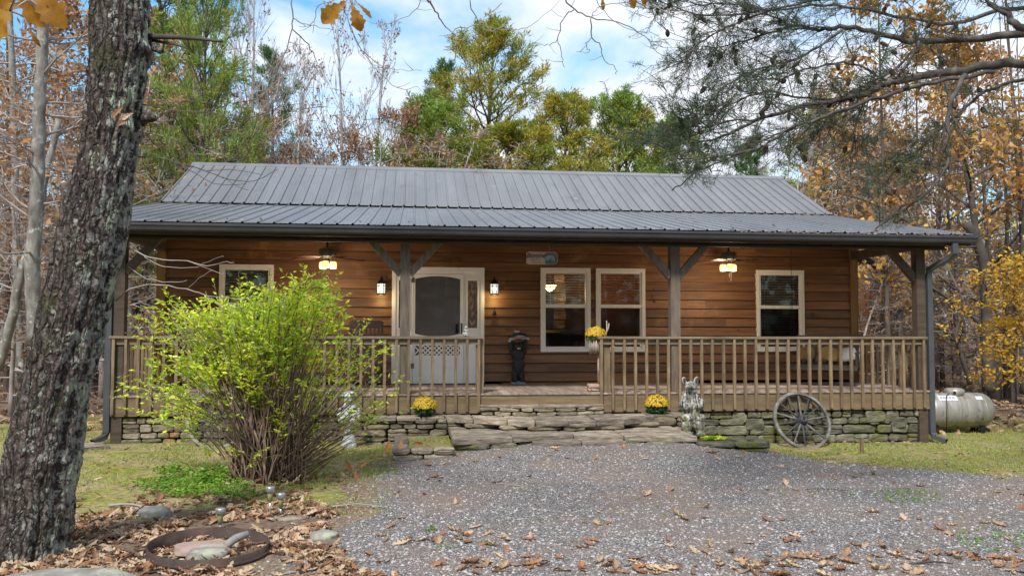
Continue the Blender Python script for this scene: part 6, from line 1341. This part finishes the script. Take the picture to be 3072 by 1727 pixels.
# ------------------------------------------------------------------ foreground pine reaching in from the right
fp_ = empty('foreground_pine', (0, 0, 0), 'dark pine boughs with small cones reaching in from the upper right', 'pine tree')
base_ = PD(2960, 827, 8.6); mb = MB(); tz = [Vector((base_.x, base_.y, z)) for z in (-.2, 1.5, 3.5, 5.5, 8, 11)]; mb.tube(smooth_path(tz, 3, .03), [.20-.011*i for i in range(16)], 12); mb.build('trunk', barkp, fp_, True)
def tpt(z): return Vector((base_.x, base_.y, z))
limbs = [([(2576, 162), (2428, 178), (2310, 195), (2242, 207), (2169, 239), (2027, 267), (1905, 304), (1793, 351), (1654, 365)], .048, 7.6, -.3, 4.3),
         ([(2576, 89), (2452, 97), (2310, 105), (2229, 87), (2132, 69), (2059, 75), (1995, 67), (1900, 95), (1800, 120)], .042, 7.9, .3, 4.8),
         ([(2600, 75), (2537, 41), (2481, 0), (2440, -40)], .045, 7.2, .2, 4.6),
         ([(2500, 182), (2351, 207), (2189, 251), (2075, 292), (1986, 324), (1905, 373), (1800, 395), (1700, 400)], .019, 7.3, -.4, None),
         ([(2428, 190), (2392, 264), (2380, 345), (2384, 406), (2351, 467), (2270, 528), (2213, 568), (2195, 590)], .022, 7.0, -.5, None),
         ([(2310, 105), (2270, 180), (2180, 250), (2150, 330), (2140, 400)], .014, 7.6, -.2, None), ([(2318, 110), (2230, 190), (2130, 240), (2060, 330)], .014, 7.8, -.3, None),
         ([(2560, 20), (2400, 60), (2250, 40), (2100, 15), (1950, 25), (1780, 40), (1660, 5)], .024, 8.3, .4, 5.1), ([(2450, -30), (2300, -10), (2150, -5), (2000, 10), (1850, 60), (1760, 110), (1730, 150)], .02, 8.0, -.2, 5.3),
         ([(2576, 200), (2480, 230), (2400, 300), (2330, 350), (2290, 420)], .018, 7.8, -.2, None), ([(2120, 75), (2020, 140), (1920, 170), (1850, 200), (1790, 250)], .013, 7.9, -.2, None), ([(2160, 240), (2040, 250), (1930, 230), (1820, 270), (1760, 300)], .012, 7.7, 0, None),
         ([(1905, 304), (1850, 300), (1780, 320), (1720, 315)], .009, 7.4, 0, None), ([(2050, 300), (1950, 340), (1850, 390), (1760, 430), (1690, 480)], .008, 7.2, -.2, None), ([(2000, 70), (1920, 30), (1840, 10), (1740, 15)], .009, 8, 0, None), ([(2242, 207), (2140, 160), (2040, 170), (1960, 200), (1880, 190)], .012, 7.8, 0, None)]
lm_ = MB(); sm_ = MB(); NA, ND = [], []; conepts = []
def hangs_ok(p, sl=0):   # the boughs stop short of the eave: lowest reach measured at each stretch of the roof
    d = p-CAM; t_ = d.dot(F2); u = (1536+FPX*d.dot(R3)/t_)/KK; v = (863.5-FPX*d.dot(U3)/t_)/KK
    return v < lerp_table([(1500, 380), (1640, 405), (1690, 470), (1760, 480), (1840, 440), (2000, 440), (2150, 470), (2200, 590), (2290, 580), (2330, 500), (2576, 520)], u)+sl
for pl, r0, t_, dt, tz_ in limbs:
    pts = pathD(pl, t_, dt)
    if tz_: pts = [tpt(tz_)]+pts
    P_ = limb(lm_, pts, r0, .005, 5, 8, .012); n_ = len(P_)
    # screen-left share of the limb bears more needles
    for i in range(3, n_):
        f = i/n_; cnt = 2
        for _ in range(cnt):
            if random.random() > .35+.65*f: continue
            d = (P_[i]-P_[i-1]).normalized(); q = (d*.8+R3*random.gauss(-.1, .5)+Vector((0, 0, 1))*random.gauss(-.02, .6)+F2*random.gauss(0, .45)).normalized(); L_ = random.uniform(.25, .85)*(1.1-.4*f); pp = [P_[i]]; dd = q
            for j in range(6): dd = (dd+Vector((random.gauss(0, .15), random.gauss(0, .15), random.gauss(0, .15)))).normalized(); pp.append(pp[-1]+dd*L_/6)
            if not (hangs_ok(pp[-1]) and hangs_ok(pp[3])): continue
            sm_.tube(pp, [.0045*(1-.7*j/6) for j in range(7)], 5, cap=False)
            for j in range(1, 7):
                for _k in range(2):
                    if random.random() < .5: continue
                    d2 = (dd+Vector((random.gauss(0, .75), random.gauss(0, .75), random.gauss(.1, .6)))).normalized(); e = pp[j]+d2*random.uniform(.08, .22)
                    if not hangs_ok(e): continue
                    sm_.tube([pp[j], (pp[j]+e)/2+Vector((0, 0, .01)), e], [.0028, .0022, .0015], 4, cap=False)
                    nn = 5 if random.random() < .35+.65*f else 0
                    for w_ in range(nn): NA.append(pp[j].lerp(e, .35+.65*w_/(nn-1))); ND.append(d2)
                    if random.random() < .045: conepts.append((pp[j], d2))
lm_.build('limbs', mat('lichened pine limb', [(.025, .02, .018), (.065, .055, .05), (.14, .125, .115)], 9, rough=.9, bump=.01), fp_, True); sm_.build('twigs', twigd, fp_, True)
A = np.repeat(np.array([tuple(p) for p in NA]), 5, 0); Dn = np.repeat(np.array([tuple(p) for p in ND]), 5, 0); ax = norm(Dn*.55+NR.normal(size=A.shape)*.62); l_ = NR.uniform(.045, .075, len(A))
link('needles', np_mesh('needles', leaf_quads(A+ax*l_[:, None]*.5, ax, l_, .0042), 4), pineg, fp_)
conem = mat('pine cone', [(.04, .03, .027), (.10, .075, .06)], 30, rough=.9)
cb = MB()
for k in range(9): z = -.028+.007*k; r = .019*math.sin(math.pi*(k+1)/10.5)**.7; cb.lathe([(r*.6, z-.003), (r, z), (r*.75, z+.004)], 9, cap=False)
cme = mesh_from('pine_cone', cb.v, cb.f)
random.shuffle(conepts)
for p, d in conepts[:95]: c_ = link('pine_cone', cme, None, fp_, p+Vector((0, 0, -.02))); c_.rotation_euler = (random.uniform(-1, 1), random.uniform(-1, 1), 0); c_.scale = (1.2, 1.2, 1.25)
cme.materials.append(conem)

# ------------------------------------------------------------------ low plants, litter, fallen leaves, grass
def clump_plants(name, label, regions, m_, cat):
    C, Ax, Ln = [], [], []
    for (u, v, ru, rv, n_, h) in regions:
        for _ in range(n_):
            a = random.uniform(0, 6.28); q = math.sqrt(random.random()); p = PZ(u+ru*q*math.cos(a), v+rv*q*math.sin(a), .03); z0 = GZ(p.x, p.y); hh = h*random.uniform(.3, 1)
            for k in range(7): b_ = random.uniform(0, 6.28); d = Vector((math.cos(b_), math.sin(b_), random.uniform(-.1, .7))).normalized(); l_ = random.uniform(.025, .05)*(h/.12)**.5; C.append(tuple(Vector((p.x, p.y, z0+hh*random.uniform(.5, 1)))+d*l_*.6)); Ax.append(tuple(d)); Ln.append(l_)
    Ln = np.array(Ln); tag(link(name, np_mesh(name, leaf_quads(np.array(C), np.array(Ax), Ln, Ln*.45), 4), m_), label, cat, kind='stuff')
clump_plants('ground_cover', 'patch of bright green leafy ground cover at the foot of the shrub', [(490, 1228, 150, 24, 240, .09), (440, 1205, 50, 10, 60, .16), (530, 1215, 45, 9, 70, .20), (590, 1245, 50, 16, 70, .10), (370, 1225, 70, 20, 40, .06), (480, 1235, 80, 16, 110, .14)], weedl, 'ground cover')
clump_plants('weeds', 'small green weeds dotted in the gravel and along the steps', [(1090, 1095, 50, 8, 60, .05), (1500, 1112, 60, 6, 40, .03), (1560, 1106, 60, 5, 40, .03), (2290, 1240, 90, 22, 120, .03), (2500, 1350, 100, 30, 90, .03), (2050, 1235, 120, 12, 16, .03), (1230, 1362, 10, 3, 8, .04), (1085, 1328, 18, 4, 10, .04), (950, 1180, 50, 20, 70, .05), (1400, 1280, 300, 60, 16, .03), (1120, 1370, 30, 4, 8, .03)], weedl, 'weeds')
hp = PZ(1790, 1105, .18)
C, Ax = [], []
for k in range(60): a = random.uniform(0, 6.28); d = Vector((math.cos(a), math.sin(a), random.uniform(.1, .6))).normalized(); C.append(tuple(Vector((hp.x+random.gauss(0, .06), hp.y+random.gauss(0, .03), .19))+d*.05)); Ax.append(tuple(d))
o = link('leafy_plant', np_mesh('leafy_plant', leaf_quads(np.array(C), np.array(Ax), .11, .05), 4), bushl); tag(o, 'low lime green plant drooping over the stone bed right of the carved bear', 'plant')
# curled leaf shapes
def curl_leaf(seed, ln=.16, wd=.085):
    rn = random.Random(seed); prof = [.06, .30, .44, .20, .62, .78, .34, .88, 1.05, .46, .80, .62, .30, .06]; N_ = len(prof); cu = rn.uniform(.5, 2.4); cl = rn.uniform(.6, 2.0); tw = rn.uniform(-.8, .8); vs = []
    for i in range(N_):
        t_ = i/(N_-1); ang = cu*(t_-.5); x = math.sin(ang)/max(cu, .1)*ln; z = (1-math.cos(ang))/max(cu, .1)*ln
        for s_ in (-1, -.5, 0, .5, 1):
            w_ = wd/2*prof[i]*s_*rn.uniform(.85, 1.1); ph = cl*s_*.9+tw*(t_-.5); vs.append((x, w_*math.cos(ph*.5), z+abs(w_)*abs(math.sin(ph))*.9+rn.uniform(-.003, .003)))
    zmin = min(v[2] for v in vs); vs = [(x, y, z-zmin) for x, y, z in vs]
    fs = [(i*5+k, i*5+k+1, (i+1)*5+k+1, (i+1)*5+k) for i in range(N_-1) for k in range(4)]; return vs, fs
PR = [curl_leaf(s_) for s_ in range(14)]
def litter(name, label, pts, lo=.4, hi=.95, m_=litterl):
    """one mass of curled leaves; each keeps its own surface"""
    Vq = []
    for (x, y, z) in pts:
        vs, fs = PR[random.randrange(14)]; s_ = random.uniform(lo, hi); a = random.uniform(0, 6.283); ca, sa = math.cos(a), math.sin(a); tx, ty = random.gauss(0, .3), random.gauss(0, .3); flip = -1 if random.random() < .35 else 1; A_ = np.array(vs)*s_
        A_[:, 2] *= flip*random.uniform(.35, 1); A_[:, 2] -= A_[:, 2].min(); xx = A_[:, 0]*ca-A_[:, 1]*sa; yy = A_[:, 0]*sa+A_[:, 1]*ca; zz = A_[:, 2]+xx*tx+yy*ty; zz = zz-min(zz.min(), 0)*.6
        Vq.append(np.stack([xx+x, yy+y, zz+z], 1))
    nv = len(PR[0][0]); Vq = np.concatenate(Vq).astype(np.float32); F = np.array(PR[0][1]); n_ = len(pts); F = (F[None]+np.arange(n_)[:, None, None]*nv).reshape(-1, 4)
    me = bpy.data.meshes.new(name); me.vertices.add(len(Vq)); me.vertices.foreach_set('co', Vq.ravel()); me.loops.add(F.size); me.loops.foreach_set('vertex_index', F.ravel().astype(np.int32)); me.polygons.add(len(F)); me.polygons.foreach_set('loop_start', np.arange(0, F.size, 4, dtype=np.int32)); me.update(calc_edges=True); me.shade_smooth()
    tag(link(name, me, m_), label, 'leaf litter', kind='stuff')
def litter_edge(x, y):    # left foreground bed of leaves
    e = .3*noise.noise(Vector((x*1.4, y*1.4, 7)))
    if y > -3.95+e: return False
    return x < lerp_table([(-14, 3.9), (-8, 4.3), (-7.4, 4.4), (-6.9, 4.0), (-6, 3.75), (-5, 3.7), (-4.4, 3.5), (-3.8, 3.2)], y)+e
pts = []
while len(pts) < 8200:
    x, y = random.uniform(-2.5, 4.9), random.triangular(-8.6, -3.6, -6.6)
    if litter_edge(x, y) and (Vector((x, y))-Vector(fc)).length > .47 and random.random() < .42+1.3*noise.noise(Vector((x*1.9, y*1.9, 1))): pts.append((x, y, GZ(x, y)+random.uniform(0, .015)))
for _ in range(110): a, q = random.uniform(0, 6.28), .42*math.sqrt(random.random()); pts.append((fc[0]+q*math.cos(a), fc[1]+q*math.sin(a), .01+random.uniform(0, .02)))
for _ in range(120): pts.append((random.gauss(sb.x+.05, .33), random.gauss(sb.y-.1, .22), GZ(sb.x, sb.y)+random.uniform(0, .05)))
litter('leaf_litter', 'bed of dry tan and brown oak leaves around the fire ring and the oak', pts)
pts = []
for _ in range(6500):
    az_ = random.uniform(-40, 42); di = random.uniform(14.5, 34); a_ = rad(az_)+YAW; x, y = CAM.x+math.sin(a_)*di, CAM.y+math.cos(a_)*di
    if -.4 < x < 13.4 and -2.4 < y < 10: continue
    if y < 1.6 and (x < 13 or y < .9): continue
    pts.append((x, y, GZ(x, y)))
litter('woodland_litter', 'carpet of fallen leaves on the woodland floor beside and behind the cabin', pts, 1.0, 2.0)
pts = []
for _ in range(1300):
    x, y = random.uniform(-1, 16), random.uniform(-5, -.7)
    if not in_gravel(x, y, .1) and not (4.1 < x < 9.3 and y > -2) and random.random() < .6: pts.append((x, y, GZ(x, y)))
for _ in range(60): pts.append((random.uniform(9.4, 12.6), random.uniform(-.5, -.1), GZ(10, -.3)))
litter('scattered_leaves', 'stray small dead leaves scattered over the lawn before the foundation', pts, .3, .7)
pts = [(random.uniform(9.5, RX1), -.53-random.uniform(0, .05), 3.277) for _ in range(150)]+[(x_, y_, 3.305+(y_+.53)*.2064+.006) for x_, y_ in [(random.uniform(RX0, RX1), -.53+4.6*random.random()**1.3) for _ in range(70)]]+[(random.uniform(7, RX1), random.uniform(-.5, -.2), 3.34) for _ in range(50)]
litter('gutter_leaves', 'dead leaves caught in the gutter towards its right end', pts, .25, .5)
# fallen leaves lying singly on the gravel: each its own thing
PM = []
for i in range(6):
    vs, fs = PR[i]; me = mesh_from('fallen_leaf', vs, fs, True); me.materials.append(mat('curled leaf %d' % i, *[[((.30, .18, .10), (.46, .32, .20)), ((.24, .10, .04), (.38, .19, .09)), ((.38, .25, .16), (.56, .42, .29)), ((.20, .11, .06), (.36, .24, .15)), ((.42, .29, .18), (.52, .38, .25)), ((.16, .07, .045), (.33, .17, .10))][i]], 25, rough=.75, trans=.15)); PM.append(me)
LB = ['curled pale tan leaf lying singly on the grey gravel', 'rust orange curled leaf lying singly on the grey gravel', 'large bleached tan leaf lying singly on the grey gravel', 'dull brown curled leaf lying singly on the grey gravel', 'light ochre tan leaf lying singly on the grey gravel', 'dark red brown crumpled leaf lying singly on the grey gravel']
cnt = 0; rr_ = random.Random(21)
while cnt < 290:
    q = rr_.random()
    if q < .55: u, v = rr_.uniform(850, 2640), 1448-abs(rr_.gauss(0, 55))
    elif q < .85: u, v = rr_.uniform(950, 2600), rr_.uniform(1180, 1440)
    else: u, v = rr_.uniform(1000, 1900), rr_.uniform(1120, 1180)
    p = PZ(u, v, .0)
    if not in_gravel(p.x, p.y, -.1): continue
    if rr_.random() > .30+2.2*noise.noise(Vector((p.x*1.5, p.y*1.9, 9))): continue
    i = rr_.randrange(6); o = bpy.data.objects.new('fallen_leaf', PM[i]); COL.objects.link(o); o.location = (p.x, p.y, GZ(p.x, p.y)+.008); s_ = rr_.uniform(.5, 1.15)*(1.0 if i != 2 else 1.2); o.scale = (s_, s_, s_*rr_.uniform(.35, .9)); o.rotation_euler = (rr_.gauss(0, .25), rr_.gauss(0, .25), rr_.uniform(0, 6.28)); tag(o, LB[i], 'fallen leaf', 'fallen leaves on the gravel: '+LB[i].split(' leaf')[0]); cnt += 1
# grass and moss tufts on the lawn
n_ = 95000; P_ = []
while len(P_) < n_:
    x, y = NR.uniform(-6, 18), -5.2+NR.rand()*7.5
    if in_gravel(x, y, .15): 
        if NR.rand() > .012: continue
    if y > -.15 and -.1 < x < 13: continue
    if 4.1 < x < 9.3 and y > -2.0 and not (4.35 < x < 4.9 and y > -1.8): continue
    if litter_edge(x, y) and NR.rand() > .28: continue
    if in_gravel(x, y, -.35) and NR.rand() < .6: continue
    if noise.noise(Vector((x*1.1, y*1.1, 4)))+.25*noise.noise(Vector((x*5, y*5, 4))) < NR.uniform(-.35, .40): continue
    P_.append((x, y, GZ(x, y)+(.1 if 4.35 < x < 4.9 and -1.8 < y < -.5 else 0)))
P_ = np.array(P_); ax = norm(NR.normal(size=P_.shape)*.6+np.array([0, 0, .7])); ax[:, 2] = np.abs(ax[:, 2]); l_ = NR.uniform(.018, .06, n_)
tag(link('grass', np_mesh('grass', leaf_quads(P_+ax*l_[:, None]*.4, ax, l_, .008), 4), grassl), 'short patchy yellow green grass and moss blades on the lawn', 'grass', kind='stuff')
